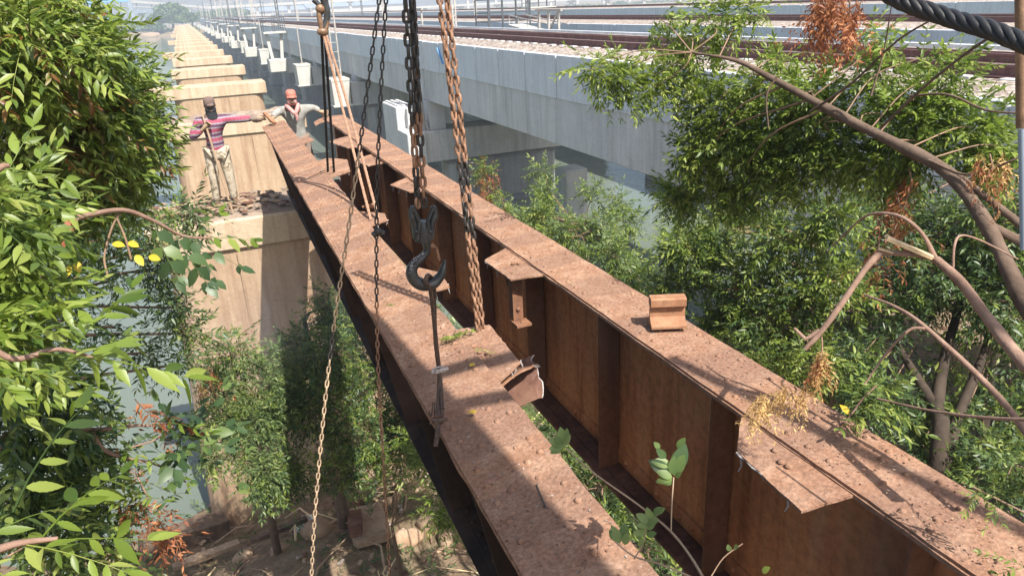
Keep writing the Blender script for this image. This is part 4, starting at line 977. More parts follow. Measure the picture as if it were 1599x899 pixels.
for k_, (seq, r0, r1) in enumerate((([(1265, 175, 4.6), (1330, 130, 4.4), (1400, 65, 4.2), (1460, 28, 4.1)], .010, .006), ([(1375, 200, 4.3), (1450, 130, 4.1), (1540, 62, 3.9), (1599, 40, 3.8)], .010, .008), ([(1360, 150, 4.4), (1380, 80, 4.4), (1392, 10, 4.3)], .008, .004),
                      ([(1420, 150, 4.2), (1480, 148, 4.1), (1540, 172, 4.0), (1610, 178, 3.9)], .009, .006), ([(1200, 200, 4.8), (1197, 150, 4.8), (1213, 120, 4.8)], .006, .01), ([(1450, 250, 4.1), (1510, 273, 4.0), (1570, 255, 3.9), (1610, 235, 3.9)], .009, .007))):
    m = MB(); P_ = catmull([at(*q) for q in seq], 6); m.tube(P_, list(np.linspace(r0 * .75, r1 * .7, len(P_))), 6); m.build('branch', 'bark', T1)
bl = [(c_q + (c_q - CAM).normalized() * .5, r_q * 1.08, n_q) for c_q, r_q, n_q in bl]
cr, tw = crown('crown', T1, (3.9, 1.4, 1.8), pts[12:], bl, ['leaf', 'leaf_bright', 'leaf_dark'], [2, 9, 0], 1, .21, 8, limb_r=.008); tw.build('branches', 'bark', T1)
# --- dense trees lower right
bl = [B(1090, 400, 60, 6.8, 34), B(1050, 450, 45, 7.0, 20), B(1150, 450, 70, 6.6, 40), B(1130, 360, 50, 6.8, 22), B(1220, 380, 70, 6.4, 36), B(1220, 500, 70, 6.4, 36), B(1180, 560, 50, 6.3, 20), B(1300, 340, 60, 6.2, 26), B(1270, 560, 55, 6.2, 16), B(1120, 510, 40, 6.7, 18), B(1300, 440, 55, 6.2, 20), B(1260, 460, 50, 6.3, 18), B(1060, 380, 35, 7, 12)]
tree('neem_tree', 'dense dark tree behind the right girder beside the rail offcut', 'tree', [(5.4, 4.4, 1.6), (5.2, 4.5, 3.4), (5.0, 4.6, 5.2), (4.8, 4.7, 6.6)], [.12, .10, .07, .03], bl, ['leaf_dark', 'leaf', 'leaf_bright'], [2, 4, 2], 0, .23, 6, limb_r=.025)
bl = [B(1400, 330, 60, 7.0, 26), B(1480, 360, 60, 7.0, 26), B(1570, 330, 60, 6.8, 26), B(1360, 420, 50, 7.0, 14), B(1440, 450, 50, 7.4, 10), B(1550, 420, 60, 7.0, 20), B(1620, 380, 60, 6.8, 16), B(1500, 480, 50, 7.6, 7), B(1590, 500, 50, 7.2, 12), B(1340, 500, 50, 7.0, 11), B(1380, 620, 50, 6.4, 12), B(1440, 640, 50, 6.8, 10), B(1340, 600, 45, 6.4, 14), B(1520, 600, 40, 7.4, 6), B(1580, 650, 60, 7.0, 18), B(1530, 720, 50, 6.4, 16), B(1600, 730, 60, 6.0, 14), B(1440, 700, 40, 6.4, 10), B(1610, 580, 50, 7.2, 10), B(1440, 410, 60, 6.8, 16), B(1400, 490, 45, 6.8, 8), B(1350, 550, 40, 6.5, 8), B(1570, 470, 55, 6.8, 14), B(1490, 560, 40, 7.0, 4), B(1500, 660, 40, 6.6, 5)]
p0 = onz(1465, 800, 1.7)
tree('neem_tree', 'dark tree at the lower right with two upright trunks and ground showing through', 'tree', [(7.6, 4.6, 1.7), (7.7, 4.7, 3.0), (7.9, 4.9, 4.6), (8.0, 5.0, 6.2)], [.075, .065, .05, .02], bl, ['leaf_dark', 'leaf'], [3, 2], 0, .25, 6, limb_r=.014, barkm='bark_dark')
t = thing('neem_tree', 'slender forked dark trunk standing behind the right girder, lower right', 'tree', (7.0, 4.2, 1.7))
a_ = at(1462, 740, 6.3); m = MB(); m.tube(catmull([(a_.x + .1, a_.y, 1.6), a_, at(1463, 640, 6.6), at(1475, 560, 6.9), at(1500, 470, 7.3), at(1520, 380, 7.5)], 5), list(np.linspace(.075, .02, 26)), 8); t.location = (a_.x, a_.y, 1.6)
for i_, v in enumerate(m.v): pass
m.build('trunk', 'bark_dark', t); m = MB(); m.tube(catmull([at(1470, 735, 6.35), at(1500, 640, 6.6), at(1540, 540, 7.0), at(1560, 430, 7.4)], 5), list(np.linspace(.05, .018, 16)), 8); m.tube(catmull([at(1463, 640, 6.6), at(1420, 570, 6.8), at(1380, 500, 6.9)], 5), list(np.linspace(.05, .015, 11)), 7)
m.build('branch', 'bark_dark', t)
items = []
for q in range(70): tuft(items, np.array(at(NPR.uniform(1330, 1600), NPR.uniform(330, 480), NPR.uniform(6.4, 7.8))), NPR.normal(0, 1, 3) + (0, 0, .5), 6, .24, 0, lambda: int(NPR.random() > .6))
fronds_mesh('crown', items, ['leaf_dark', 'leaf'], t, t.location)

# --- broken branch hooked over the girder (1240-1599, 370-660)
BB = thing('broken_branch', 'snapped bare branch with a pale splintered end pointing down at the right girder', 'branch', at(1599, 600, 2.6))
def br(seq, r0, r1, mat, name='branch', n=8):
    m = MB(); P_ = catmull([at(*q) for q in seq], 6); rr = np.linspace(r0, r1, len(P_)); m.tube(P_, [a_ * (1 + .15 * _nz.noise(p * 12)) for a_, p in zip(rr, P_)], n); return m.build(name, mat, BB)
br([(1680, 640, 2.5), (1600, 568, 2.6), (1545, 500, 2.7), (1500, 440, 2.75), (1462, 405, 2.8)], .023, .013, 'bark_red')
br([(1462, 405, 2.8), (1440, 365, 2.8), (1410, 340, 2.8), (1375, 333, 2.85), (1345, 342, 2.9), (1300, 385, 3.0)], .008, .003, 'bark_red')
br([(1464, 405, 2.8), (1430, 398, 2.8), (1380, 394, 2.8)], .008, .010, 'bark_red')
br([(1378, 393, 2.8), (1355, 415, 2.75), (1310, 480, 2.7), (1280, 520, 2.7), (1257, 545, 2.7)], .012, .008, 'bark_red')
br([(1256, 528, 2.7), (1248, 520, 2.7), (1240, 512, 2.7)], .007, .005, 'bark_red'); br([(1256, 530, 2.7), (1262, 527, 2.7), (1280, 515, 2.7)], .006, .007, 'bark_red')
m = MB(); m.bar(at(1456, 402, 2.79), at(1385, 372, 2.76), .022, .012); m.bar(at(1440, 398, 2.8), at(1382, 368, 2.77), .010, .010); m.bar(at(1400, 396, 2.8), at(1372, 388, 2.78), .012, .006)
m.build('splintered_wood', 'splinter', BB)
br([(1640, 730, 2.7), (1560, 620, 2.8), (1450, 515, 2.9), (1400, 480, 3.0), (1350, 460, 3.1)], .012, .004, 'bark_red')
br([(1445, 513, 2.9), (1420, 515, 2.9), (1385, 550, 2.9), (1350, 600, 2.9)], .007, .003, 'bark_red')
br([(1488, 418, 2.9), (1490, 385, 2.9), (1500, 368, 2.95), (1530, 375, 3.0), (1590, 405, 3.0)], .005, .003, 'bark_red')
br([(1640, 656, 2.3), (1540, 652, 2.4), (1450, 640, 2.5), (1370, 622, 2.6)], .006, .003, 'bark_red')
# straw-coloured dead bunches
def dead_clump(label, cells, d, mats, size, n, cat='dead leaves', down=1.0, key='dead'):
    u, v = cells[0][:2]; t = thing('dead_leaf_clump', label, cat, at(u, v, d)); items = []; tw = MB()
    for (u, v, ru, rv, k) in cells:
        for _ in range(k):
            p = np.array(at(u + NPR.uniform(-ru, ru), v + NPR.uniform(-rv, rv), d * NPR.uniform(.97, 1.03)))
            tuft(items, p, np.array((NPR.normal(0, .3), NPR.normal(0, .3), -down)), n, size, key, lambda: int(NPR.integers(len(mats))), .5)
    for (u, v, ru, rv, k) in cells: tw.tube(catmull([at(u, v - rv * 1.2, d), at(u + ru * .2, v, d), at(u - ru * .3, v + rv, d)], 4), .003 * d / 2.5, 5)
    tw.build('stem', 'twig', t); fronds_mesh('leaves', items, mats, t, t.location); return t
dead_clump('hanging cluster of brick red dead leaves at the top right', [(1308, -5, 30, 18, 12), (1285, 25, 14, 20, 7), (1325, 18, 14, 20, 6)], 3.6, ['leaf_dead'], .125, 6)
dead_clump('dark red dead leaves hanging behind the broken branch', [(1420, 290, 18, 22, 4), (1400, 335, 24, 30, 6), (1370, 380, 14, 34, 3)], 4.6, ['leaf_dead'], .16, 5)
dead_clump('brown dead leaf cluster near the right edge under the thick limb', [(1545, 262, 22, 18, 6)], 3.9, ['leaf_dead', 'straw'], .12, 5)
dead_clump('withered yellow brown tassel hanging from the tip of the broken branch', [(1283, 545, 5, 16, 4), (1275, 575, 9, 12, 4)], 2.66, ['straw', 'leaf_dead'], .075, 6)
dead_clump('dry straw coloured bunch lying across the edge of the right girder', [(1240, 610, 18, 6, 7), (1205, 622, 16, 6, 5), (1185, 640, 5, 5, 2)], 2.72, ['straw'], .075, 6, down=.3)
dead_clump('dusty reddish dead leaves on the shrub by the pier wall', [(330, 575, 12, 14, 4), (325, 600, 15, 12, 3)], 8.7, ['leaf_dead', 'straw'], .2, 5)

# --- foreground twig with oval leaves between the girders
tw1 = thing('leafy_twig', 'slim bare twig with rounded pale leaves rising between the two girders', 'twig', at(1095, 899, 1.9))
m = MB(); m.tube(catmull([at(1120, 960, 1.85), at(1097, 899, 1.9), at(1053, 835, 2.0), at(1000, 790, 2.05), at(930, 740, 2.1), at(885, 700, 2.15)], 6), list(np.linspace(.0042, .0018, 31)), 6)
m.tube(catmull([at(1048, 828, 2.0), at(1049, 790, 2.0), at(1052, 745, 2.05)], 5), .002, 5); m.tube(catmull([at(1080, 900, 1.9), at(1030, 880, 1.9), at(990, 868, 1.95), at(960, 845, 1.95)], 6), .0022, 5)
m.tube(catmull([at(990, 872, 1.95), at(1005, 845, 2), at(1010, 810, 2)], 5), .002, 5); m.build('stem', 'wood', tw1)
def _oval():
    V = [(0, 0, 0)]; n = 7
    for i in range(1, n):
        t_ = i / n; w_ = .27 * math.sin(math.pi * t_ ** .85) ** .75; z_ = -.10 * t_ * t_; V += [(t_, w_, .18 * w_ + z_), (t_, 0, z_), (t_, -w_, .18 * w_ + z_)]
    V.append((1, 0, -.10)); F = [(0, 2, 1), (0, 3, 2)]
    for i in range(n - 2): a_ = 1 + 3 * i; b_ = a_ + 3; F += [(a_ + 1, b_ + 1, b_, a_), (a_ + 2, b_ + 2, b_ + 1, a_ + 1)]
    e = 1 + 3 * (n - 2); F += [(e + 1, len(V) - 1, e), (e + 2, len(V) - 1, e + 1)]
    return np.array(V), F
OVAL = _oval()
def oval_leaves(t, lst, d, mats):
    V_ = []; Fl = []; Fn = []; MI = []; off = 0; L_, F_ = OVAL
    for (u, v, du, dv, mi) in lst:
        P_ = at(u, v, d); Q_ = at(u + du, v + dv, d * (1 - .012)); dd = np.array(Q_ - P_); s = np.linalg.norm(dd) * .82; dd /= np.linalg.norm(dd)
        vw = np.array(-ray(u, v)) + np.array((0, 0, .6)) + NPR.normal(0, .22, 3); Y = np.cross(vw, dd); Y /= np.linalg.norm(Y); Z = np.cross(dd, Y)
        W_ = np.array(P_) + s * (L_[:, :1] * dd + L_[:, 1:2] * Y + L_[:, 2:3] * Z) - np.array(t.location); V_.append(W_)
        for f in F_: Fn.append(len(f)); Fl += [i + off for i in f]
        MI += [mi] * len(F_); off += len(L_)
    return mesh_np('leaves', np.concatenate(V_), np.array(Fl), np.array(Fn), mats, t, np.array(MI))
oval_leaves(tw1, [(880, 695, -28, -12, 0), (880, 693, -6, -32, 0), (880, 695, 12, -20, 0), (879, 697, -26, 4, 0), (878, 697, -12, -20, 0), (882, 690, 4, -26, 0), (876, 700, -20, 8, 0),
    (1015, 815, -26, -16, 0), (1018, 812, -10, -24, 0), (1020, 806, 14, -18, 0), (1014, 820, -24, 0, 0), (1010, 826, 16, -16, 0), (1008, 830, -22, 4, 0), (1012, 818, 20, -10, 0), (1010, 836, 18, -6, 0), (1004, 842, -12, -4, 0),
    (968, 848, -16, -34, 0), (972, 845, 4, -34, 0), (975, 850, 6, -24, 0), (960, 842, -10, -18, 0), (1000, 855, 2, -18, 0), (1020, 800, 22, -8, 0)], 2.0, ['leaf_pale', 'leaf_dark'])
oval_leaves(tw1, [(1050, 745, -30, -12, 0), (1050, 740, 4, -34, 1), (1052, 742, 20, -40, 1), (1050, 748, -32, 4, 1), (1046, 738, -40, -24, 1), (1052, 735, 24, -50, 1), (1040, 715, -18, -18, 1), (1058, 700, 14, -20, 1), (1048, 725, -38, -6, 0), (1050, 752, -20, 2, 1), (1055, 745, 10, -10, 1), (1030, 700, -10, -12, 0)], 2.05, ['leaf_pale', 'leaf_dark'])
oval_leaves(yl_twig, [(175, 380, 24, 4, 0), (200, 378, 20, 8, 0), (212, 398, 14, 20, 0), (108, 415, -4, 20, 0), (118, 408, 8, 22, 0), (100, 375, 8, 30, 1), (105, 340, 12, 26, 1), (232, 400, 22, 6, 0)], 2.1, ['leaf_yellow', 'leaf_dead'])
t = thing('leafy_twig', 'tiny twig with two small leaves against the web of the right girder', 'twig', at(1130, 890, 2.2)); m = MB(); m.tube(catmull([at(1110, 900, 2.2), at(1130, 870, 2.2), at(1160, 848, 2.2)], 4), .0018, 5); m.build('stem', 'twig', t)
oval_leaves(t, [(1140, 860, -4, -12, 0), (1146, 856, 8, -6, 0), (1190, 893, 14, -10, 1)], 2.2, ['leaf_pale', 'leaf_bright'])
t = thing('leafy_twig', 'leafy shoot leaning against the outer edge of the right girder', 'twig', at(1315, 660, 3.2)); m = MB(); m.tube(catmull([at(1320, 660, 3.2), at(1345, 625, 3.2), at(1370, 600, 3.2)], 4), .004, 5); m.build('stem', 'bark_red', t); items = []
for (u, v, n) in ((1340, 640, 5), (1370, 640, 4), (1385, 620, 5), (1370, 605, 3)): tuft(items, np.array(at(u, v, 3.2)), np.array((.2, -.3, .5)), n, .17, 1, lambda: 0)
fronds_mesh('leaves', items, ['leaf'], t, t.location)
t = thing('leafy_twig', 'pale leaf tips poking up at the lower right edge of the right girder', 'twig', at(1560, 790, 2.6)); m = MB(); m.tube(catmull([at(1600, 800, 2.6), at(1550, 775, 2.6), at(1520, 760, 2.6)], 4), .003, 5); m.build('stem', 'twig', t); items = []
for (u, v, n) in ((1530, 765, 5), (1560, 780, 4)): tuft(items, np.array(at(u, v, 2.6)), np.array((-.3, -.2, .5)), n, .12, 1, lambda: 0)
tuft(items, np.array(at(1598, 885, 1.5)), np.array((-.5, -.2, .3)), 5, .08, 1, lambda: 1)
fronds_mesh('leaves', items, ['leaf', 'leaf_bright'], t, t.location)
# fallen leaves on girder 1
t = thing('fallen_sprig', 'green sprig lying on the left girder flange by the gusset', 'sprig', onz(715, 525, 6.92)); items = []
for q in range(5): items.append((1, np.array(onz(690 + 4 * q, 535 - q, 6.95)), np.array((.05 + .02 * q, .10, .02)), np.array((0, 0, 1.)), .16, 0))
items.append((1, np.array(onz(738, 545, 6.96)), np.array((.08, -.02, .01)), np.array((0, 0, 1.)), .09, 0)); items.append((1, np.array(onz(598, 476, 6.90)), np.array((.08, -.02, .01)), np.array((0, 0, 1.)), .10, 0))
fronds_mesh('leaves', items, ['leaf_bright'], t, t.location)
def g1x_(y): return .785 + .0205 * y
def loose_leaves():
    r_ = random.Random(4)
    for i, (u, v, lab) in enumerate(((1325, 655, 'yellow leaf standing near the outer edge of the right girder'), (735, 583, 'yellow fallen leaf beside the rope clip on the left girder'), (745, 650, 'yellow fallen leaf lying on the near part of the left girder'))):
        p = onz(u, v, 6.905); p.z += .012 + ((p.x - g1x_(p.y)) * TL if i else 0); V, F = leaflet(1); s = .045 if i else .05; m = MB(); a_ = r_.uniform(0, 6)
        vs = [p + Vector((math.cos(a_) * x * s - math.sin(a_) * y * s * 2.2, math.sin(a_) * x * s + math.cos(a_) * y * s * 2.2, .008 + z * s + (x * s * .6 if i == 0 else 0))) for x, y, z in V]
        m.add(vs, F); tag(m.build('fallen_leaf', 'leaf_yellow'), lab, 'leaf')
loose_leaves()

# ------------------------------------------------------------------ ground cover & debris on the bank
def ground_cover():
    items = []
    rg = NPR
    n = 0
    while n < 2000:
        x = rg.uniform(-6, 20); y = rg.uniform(3, 13.4); 
        if _nz.noise(Vector((x * .5, y * .5, 4))) < .02 and rg.random() < .75: continue
        h = bank_h(x, y)
        if h < .05: continue
        items.append((0, np.array((x, y, h)), np.array((rg.normal(), rg.normal(), .9)), np.array((0, 0, 1.)), rg.uniform(.18, .4), int(rg.random() > .6))); n += 1
    o = fronds_mesh('ground_cover', items, ['leaf_dark', 'leaf_dusty'], None, (0, 0, 0)); tag(o, 'low weeds and seedlings covering the earth bank', 'weeds', None, 'stuff')
ground_cover()
def litter():
    r_ = random.Random(9); m = MB()
    for i in range(2600):
        x = r_.uniform(-3, 16); y = r_.uniform(5, 13.2) if x < 4 else r_.uniform(3, 13); h = bank_h(x, y)
        if h < 0: continue
        s = r_.uniform(.015, .07) ; m.use(r_.choice(['wood', 'ballast', 'rust_dark', 'ground', 'old_conc']))
        q = Matrix.Translation((x, y, h + s * .2)) @ Matrix.Rotation(r_.uniform(0, 6), 4, 'Z') @ Matrix.Rotation(r_.uniform(-.5, .5), 4, 'X')
        m.box(-s, s * r_.uniform(.4, 1.2), -s * .6, s * .5, -s * .4, s * .35, s * .15, q)
    tag(m.build('gravel'), 'stones and chips scattered over the earth bank', 'gravel', None, 'stuff')
litter()
def plank(u0, v0, u1, v1, w_, th, lab, mat='wood', dz=0.12, cat='plank', name='timber_plank'):
    a_ = onz(u0, v0, 1.0); b_ = onz(u1, v1, 1.0); a_.z = bank_h(a_.x, a_.y) + dz; b_.z = bank_h(b_.x, b_.y) + dz
    a_.z = max(a_.z, .1); b_.z = max(b_.z, .1)
    m = MB(); n = 8; X, Y, Z = frame(b_ - a_); vs = []
    for i in range(n + 1):
        p = a_.lerp(b_, i / n); k = .93 + .12 * _nz.noise(p * 3); k2 = 1 if 0 < i < n else .8
        for (sx, sy) in ((-1, -1), (1, -1), (1, 1), (-1, 1)): vs.append(p + X * sx * w_ / 2 * k * k2 + Y * sy * th / 2 * k)
    m.add(vs, [(i * 4 + j, i * 4 + (j + 1) % 4, i * 4 + 4 + (j + 1) % 4, i * 4 + 4 + j) for i in range(n) for j in range(4)] + [(3, 2, 1, 0), (n * 4, n * 4 + 1, n * 4 + 2, n * 4 + 3)])
    return tag(m.build(name, mat), lab, cat)
plank(215, 840, 345, 782, .42, .35, 'dark heavy timber baulk at the edge of the water, lower left', 'bark', .18, 'beam', 'timber_beam')
plank(270, 886, 372, 842, .16, .07, 'pale plank leaning across the debris, lower left', 'wood', .2)
plank(395, 860, 482, 826, .10, .08, 'dark thin pole lying in the debris under the chain', 'bark', .2, 'pole', 'pole')
plank(545, 800, 575, 760, .28, .07, 'broad pale board left of the splintered timbers', 'wood', .25)
plank(575, 762, 640, 778, .20, .07, 'short pale board pointing right among the splintered timbers', 'wood', .4)
plank(570, 755, 612, 742, .16, .06, 'pale board uppermost among the splintered timbers', 'wood', .45)
plank(600, 770, 645, 802, .08, .06, 'narrow stick slanting down among the splintered timbers', 'wood', .35, 'stick', 'wooden_stick')
plank(585, 770, 622, 810, .05, .04, 'thin splinter slanting beside the broad board', 'wood', .35, 'stick', 'wooden_stick')
plank(553, 780, 565, 895, .22, .15, 'reddish timber post fallen along the slope below the boards', 'rust_dark', .25, 'beam', 'timber_beam')
plank(575, 830, 590, 899, .55, .12, 'wide sunlit board at the bottom beside the reddish timber', 'wood', .12)
plank(618, 640, 640, 740, .06, .05, 'pale crooked stick standing above the splintered timbers', 'splinter', .5, 'stick', 'wooden_stick')
plank(625, 770, 628, 835, .035, .03, 'tiny pale stick hanging below the short board', 'splinter', .3, 'stick', 'wooden_stick')
q = onz(474, 840, 1.0); m = MB(); m.box(q.x - .12, q.x + .12, q.y - .05, q.y + .05, bank_h(q.x, q.y) + .05, bank_h(q.x, q.y) + .09); tag(m.build('plastic_scrap', 'plastic'), 'flat white scrap lying by the dark pole', 'scrap')
q = onz(477, 815, 1.0); m = MB(); h = bank_h(q.x, q.y)
for i in range(10): a_ = i * .63; m.tube([(q.x + .1 * math.cos(a_), q.y + .1 * math.sin(a_), h + .05), (q.x + .12 * math.cos(a_ + .6), q.y + .1 * math.sin(a_ + .9), h + .15)], .012, 5)
tag(m.build('crumpled_bag', 'plastic'), 'crumpled pale bag in the debris beneath the sagging chain', 'bag')
def brush():
    r_ = random.Random(31); m = MB()
    for i in range(170):
        x = r_.uniform(-2.2, 4.5); y = r_.uniform(6.2, 12.2); h = bank_h(x, y)
        if h < .1: continue
        a_ = r_.uniform(0, 3.14); L = r_.uniform(.2, 1.1); b_ = Vector((x + L * math.cos(a_), y + L * math.sin(a_), 0)); b_.z = bank_h(b_.x, b_.y) + r_.uniform(.02, .25)
        mid_ = Vector(((x + b_.x) / 2 + r_.uniform(-.1, .1), (y + b_.y) / 2 + r_.uniform(-.1, .1), max(h, b_.z) + r_.uniform(.02, .1))); q_ = r_.uniform(.006, .022)
        m.use(r_.choice(['wood', 'bark', 'splinter', 'twig'])); m.tube([(x, y, h + .03), mid_, b_], [q_, q_ * .8, q_ * .4], 5)
    tag(m.build('brushwood'), 'dry sticks and twigs scattered over the earth bank', 'sticks', None, 'stuff')
brush()
def stones():
    r_ = random.Random(21)
    spots = [(500, 860, .22), (445, 880, .2), (690, 850, .35), (720, 880, .3), (640, 880, .25), (420, 800, .18), (380, 870, .16), (760, 870, .3)]
    labs = ['grey rock under the middle of the bank debris', 'grey rock lowest among the bank debris', 'large grey rock at the bottom left of the black web', 'large rock right at the foot of the slope', 'grey rock beside the wide sunlit board', 'small rock in the shaded weeds', 'small stone beside the pale plank', 'rock tucked beneath the left girder']
    for (u, v, s), lab in zip(spots, labs):
        q = onz(u, v, 1.0); h = bank_h(q.x, q.y); m = MB(); m.ball((q.x, q.y, h + s * .2), s, 10, 8, (1, .8, .6)); o = m.build('rock', 'old_conc'); rough(o, s * .35, 4, v); tag(o, lab, 'rock', 'rocks on the bank')
stones()
# sticks and rubble on the first pier's cap
def cap_debris():
    r_ = random.Random(3)
    t = thing('brushwood', 'dry sticks piled on the left end of the nearest pier', 'sticks', (-.5, 12.0, 5.65))
    for i in range(12):
        a_ = r_.uniform(-.5, .5); x = r_.uniform(-.95, -.1); y = r_.uniform(11.7, 12.6); L = r_.uniform(.3, .9)
        m = MB(); m.tube([(x, y, 5.70), (x + L * .5 * math.cos(a_), y + L * .5 * math.sin(a_), 5.73 + r_.uniform(0, .05)), (x + L * math.cos(a_), y + L * math.sin(a_), 5.70)], [.018, .014, .008], 5); m.build('stick', 'wood', t)
    m = MB()
    for i in range(160):
        x = r_.uniform(-1.0, 1.8); y = r_.uniform(11.65, 12.95); s = r_.uniform(.02, .075)
        q = Matrix.Translation((x, y, 5.68 + s * .2)) @ Matrix.Rotation(r_.uniform(0, 6), 4, 'Z'); m.use(r_.choice(['rough_top', 'rust_dark', 'old_conc'])); m.box(-s, s, -s * .6, s * .7, -s * .3, s * .35, s * .2, q)
    tag(m.build('rubble'), 'broken mortar and rust chips on top of the nearest pier', 'rubble', None, 'stuff')
cap_debris()

# ------------------------------------------------------------------ chains, hooks, ropes
def link(m, c, d, side, L, W_, r_, n=14, k=6):
    X = side; Y = d.cross(side); vs = []; h = L / 2 - W_ / 2
    for i in range(n):
        t = 2 * math.pi * i / n; cx, sx = math.cos(t), math.sin(t)
        oy = h if sx > 0.001 else (-h if sx < -0.001 else 0); px, py = cx * (W_ / 2 - r_), sx * (W_ / 2 - r_) + oy
        nx_, ny_ = cx, sx
        for j in range(k):
            a_ = 2 * math.pi * j / k; q = r_ * math.cos(a_); vs.append(c + X * (px + nx_ * q) + d * (py + ny_ * q) + Y * (r_ * math.sin(a_)))
    m.add(vs, [(i * k + j, ((i + 1) % n) * k + j, ((i + 1) % n) * k + (j + 1) % k, i * k + (j + 1) % k) for i in range(n) for j in range(k)], True)
def chain(m, pts, pitch, W_, wire, mats=None, twist=0, ph=0):
    P_ = [Vector(p) for p in catmull(pts, 24)]; cum = [0]
    for a_, b_ in zip(P_, P_[1:]): cum.append(cum[-1] + (b_ - a_).length)
    tot = cum[-1]; n = int(tot / pitch); j = 0
    for i in range(n):
        s = (i + .5) * pitch
        while j < len(cum) - 2 and cum[j + 1] < s: j += 1
        f = (s - cum[j]) / max(1e-9, cum[j + 1] - cum[j]); p = P_[j].lerp(P_[j + 1], f); d = (P_[j + 1] - P_[j]).normalized()
        X, Y, Z = frame(d, Vector((0, 1, 0))); a_ = ph + twist * i + (math.pi / 2 if i % 2 else 0) + rnd.uniform(-.12, .12)
        side = X * math.cos(a_) + Y * math.sin(a_)
        if mats: m.use(mats(i / n))
        link(m, p, d, side, pitch + 2 * wire * .95, W_, wire)
    return tot
# heavy load chain of the big hook
CH = thing('load_chain', 'heavy oily black load chain carrying the big hook', 'chain', ony(660, 330, 2.72))
for k_, (du, ph) in enumerate(((-7, 0), (5, .8), (0, .4))):
    m = MB(); top = ony(636 + du, -60, 2.72); bot = ony(659 + du * .8, 335, 2.72)
    if k_ == 2: bot = ony(655, 215, 2.75); top = ony(638, -60, 2.76)
    mid = top.lerp(bot, .5); chain(m, [top, mid, bot], .040, .033, .0066, lambda f: 'chain_dark' if f < .55 or rnd.random() < .4 else 'chain_rust', .05, ph); m.build('chain_strand', None, CH)
# twin rusty chain to the right
RC = thing('sling_chain', 'doubled rusty brown chain hanging down between the girders', 'chain', ony(750, 520, 3.3))
for k_, du in enumerate((-6, 6)):
    m = MB(); top = ony(684 + du, -70, 3.3); bot = ony(752 + du * .6, 530, 3.3); bot2 = bot + Vector((.02, .02, -.25))
    mid = top.lerp(bot, .5) + Vector((.005, 0, 0)); chain(m, [top, mid, bot, bot2], .039, .034, .0076, lambda f: 'chain_rust' if f < .42 or f > .62 or rnd.random() < .35 else 'chain_dark', .09, k_ * .8); m.build('chain_strand', None, RC)
# hand chains
m = MB(); chain(m, [ony(600, -60, 2.5), ony(575, 130, 2.48), ony(548, 330, 2.45), ony(515, 560, 2.42), ony(492, 800, 2.4), ony(484, 960, 2.4)], .0262, .0165, .0030, lambda f: 'chain_dark' if f < .25 or (.5 < f < .55) else 'chain_tan')
tag(m.build('hand_chain'), 'dusty tan hand chain slanting down left of the girders to the bottom', 'chain', 'hand chains of the hoists')
m = MB(); chain(m, [ony(606, -60, 2.55), ony(593, 180, 2.5), ony(588, 350, 2.5), ony(590, 560, 2.5), ony(600, 740, 2.48), ony(612, 960, 2.46)], .0262, .0165, .0030, lambda f: 'chain_dark' if f < .45 else 'chain_rust')
tag(m.build('hand_chain'), 'dark hand chain hanging almost straight in front of the left girder', 'chain', 'hand chains of the hoists')
m = MB(); q = ony(590, 362, 2.5); m.tube([q + Vector((-.02, 0, -.012)), q, q + Vector((.02, 0, -.01))], .012, 6); m.ball(q, .016); tag(m.build('chain_coupling', 'chain_dark'), 'small dark coupling halfway down the straight hand chain', 'coupling')

# big hook
Y0 = 2.72
def hk(u, v, y=Y0): return ony(u, v, y)
HK = thing('crane_hook', 'large dark forged crane hook with raised lettering on its bowl', 'hook', hk(662, 375))
m = MB()
for s2 in (-1, 1):                       # two cheek plates holding the last links
    P_ = [hk(661 + s2 * 10, 372), hk(661 + s2 * 13, 350), hk(661 + s2 * 18, 335), hk(661 + s2 * 15, 322)]
    m.tube(catmull(P_, 6), [.020] * 6 + [.019] * 6 + [.016] * 6 + [.013], 10, True, True, None, .8)
    m.bar(hk(661 + s2 * 9, 374, Y0 - .028), hk(661 + s2 * 6, 345, Y0 - .030), .014, .008); m.bar(hk(661 + s2 * 6, 345, Y0 - .030), hk(661 + s2 * 16, 322, Y0 - .020), .012, .008)
m.tube([hk(661, 376) + Vector((0, 0, .0)), hk(661, 358), hk(661, 345)], [.033, .038, .026], 14)
m.ball(hk(650, 362, Y0 - .034), .009); m.ball(hk(672, 362, Y0 - .034), .009)
m.build('swivel_block', 'hook', HK)
m = MB(); path = [(664, 374), (666, 383), (667, 391), (661, 400), (650, 410), (643, 421), (645, 434), (654, 442), (666, 445), (678, 441), (688, 430), (692, 418), (695, 406)]
P_ = catmull([hk(*q) for q in path], 5); kk = np.linspace(0, 1, len(P_)); m.tube(P_, list(np.interp(kk, [0, .12, .25, .45, .6, .75, .9, 1], [.022, .019, .020, .031, .034, .030, .018, .007])), 14, True, True, None, .75)
bowl = m.build('hook_bowl', 'hook', HK)
m = MB(); m.tube(catmull([hk(672, 384), hk(680, 386), hk(684, 398), hk(686, 407)], 4), [.008, .007, .006, .006] + [.006] * 9, 6); m.ball(hk(674, 384), .012); m.build('safety_latch', 'chain_rust', HK)
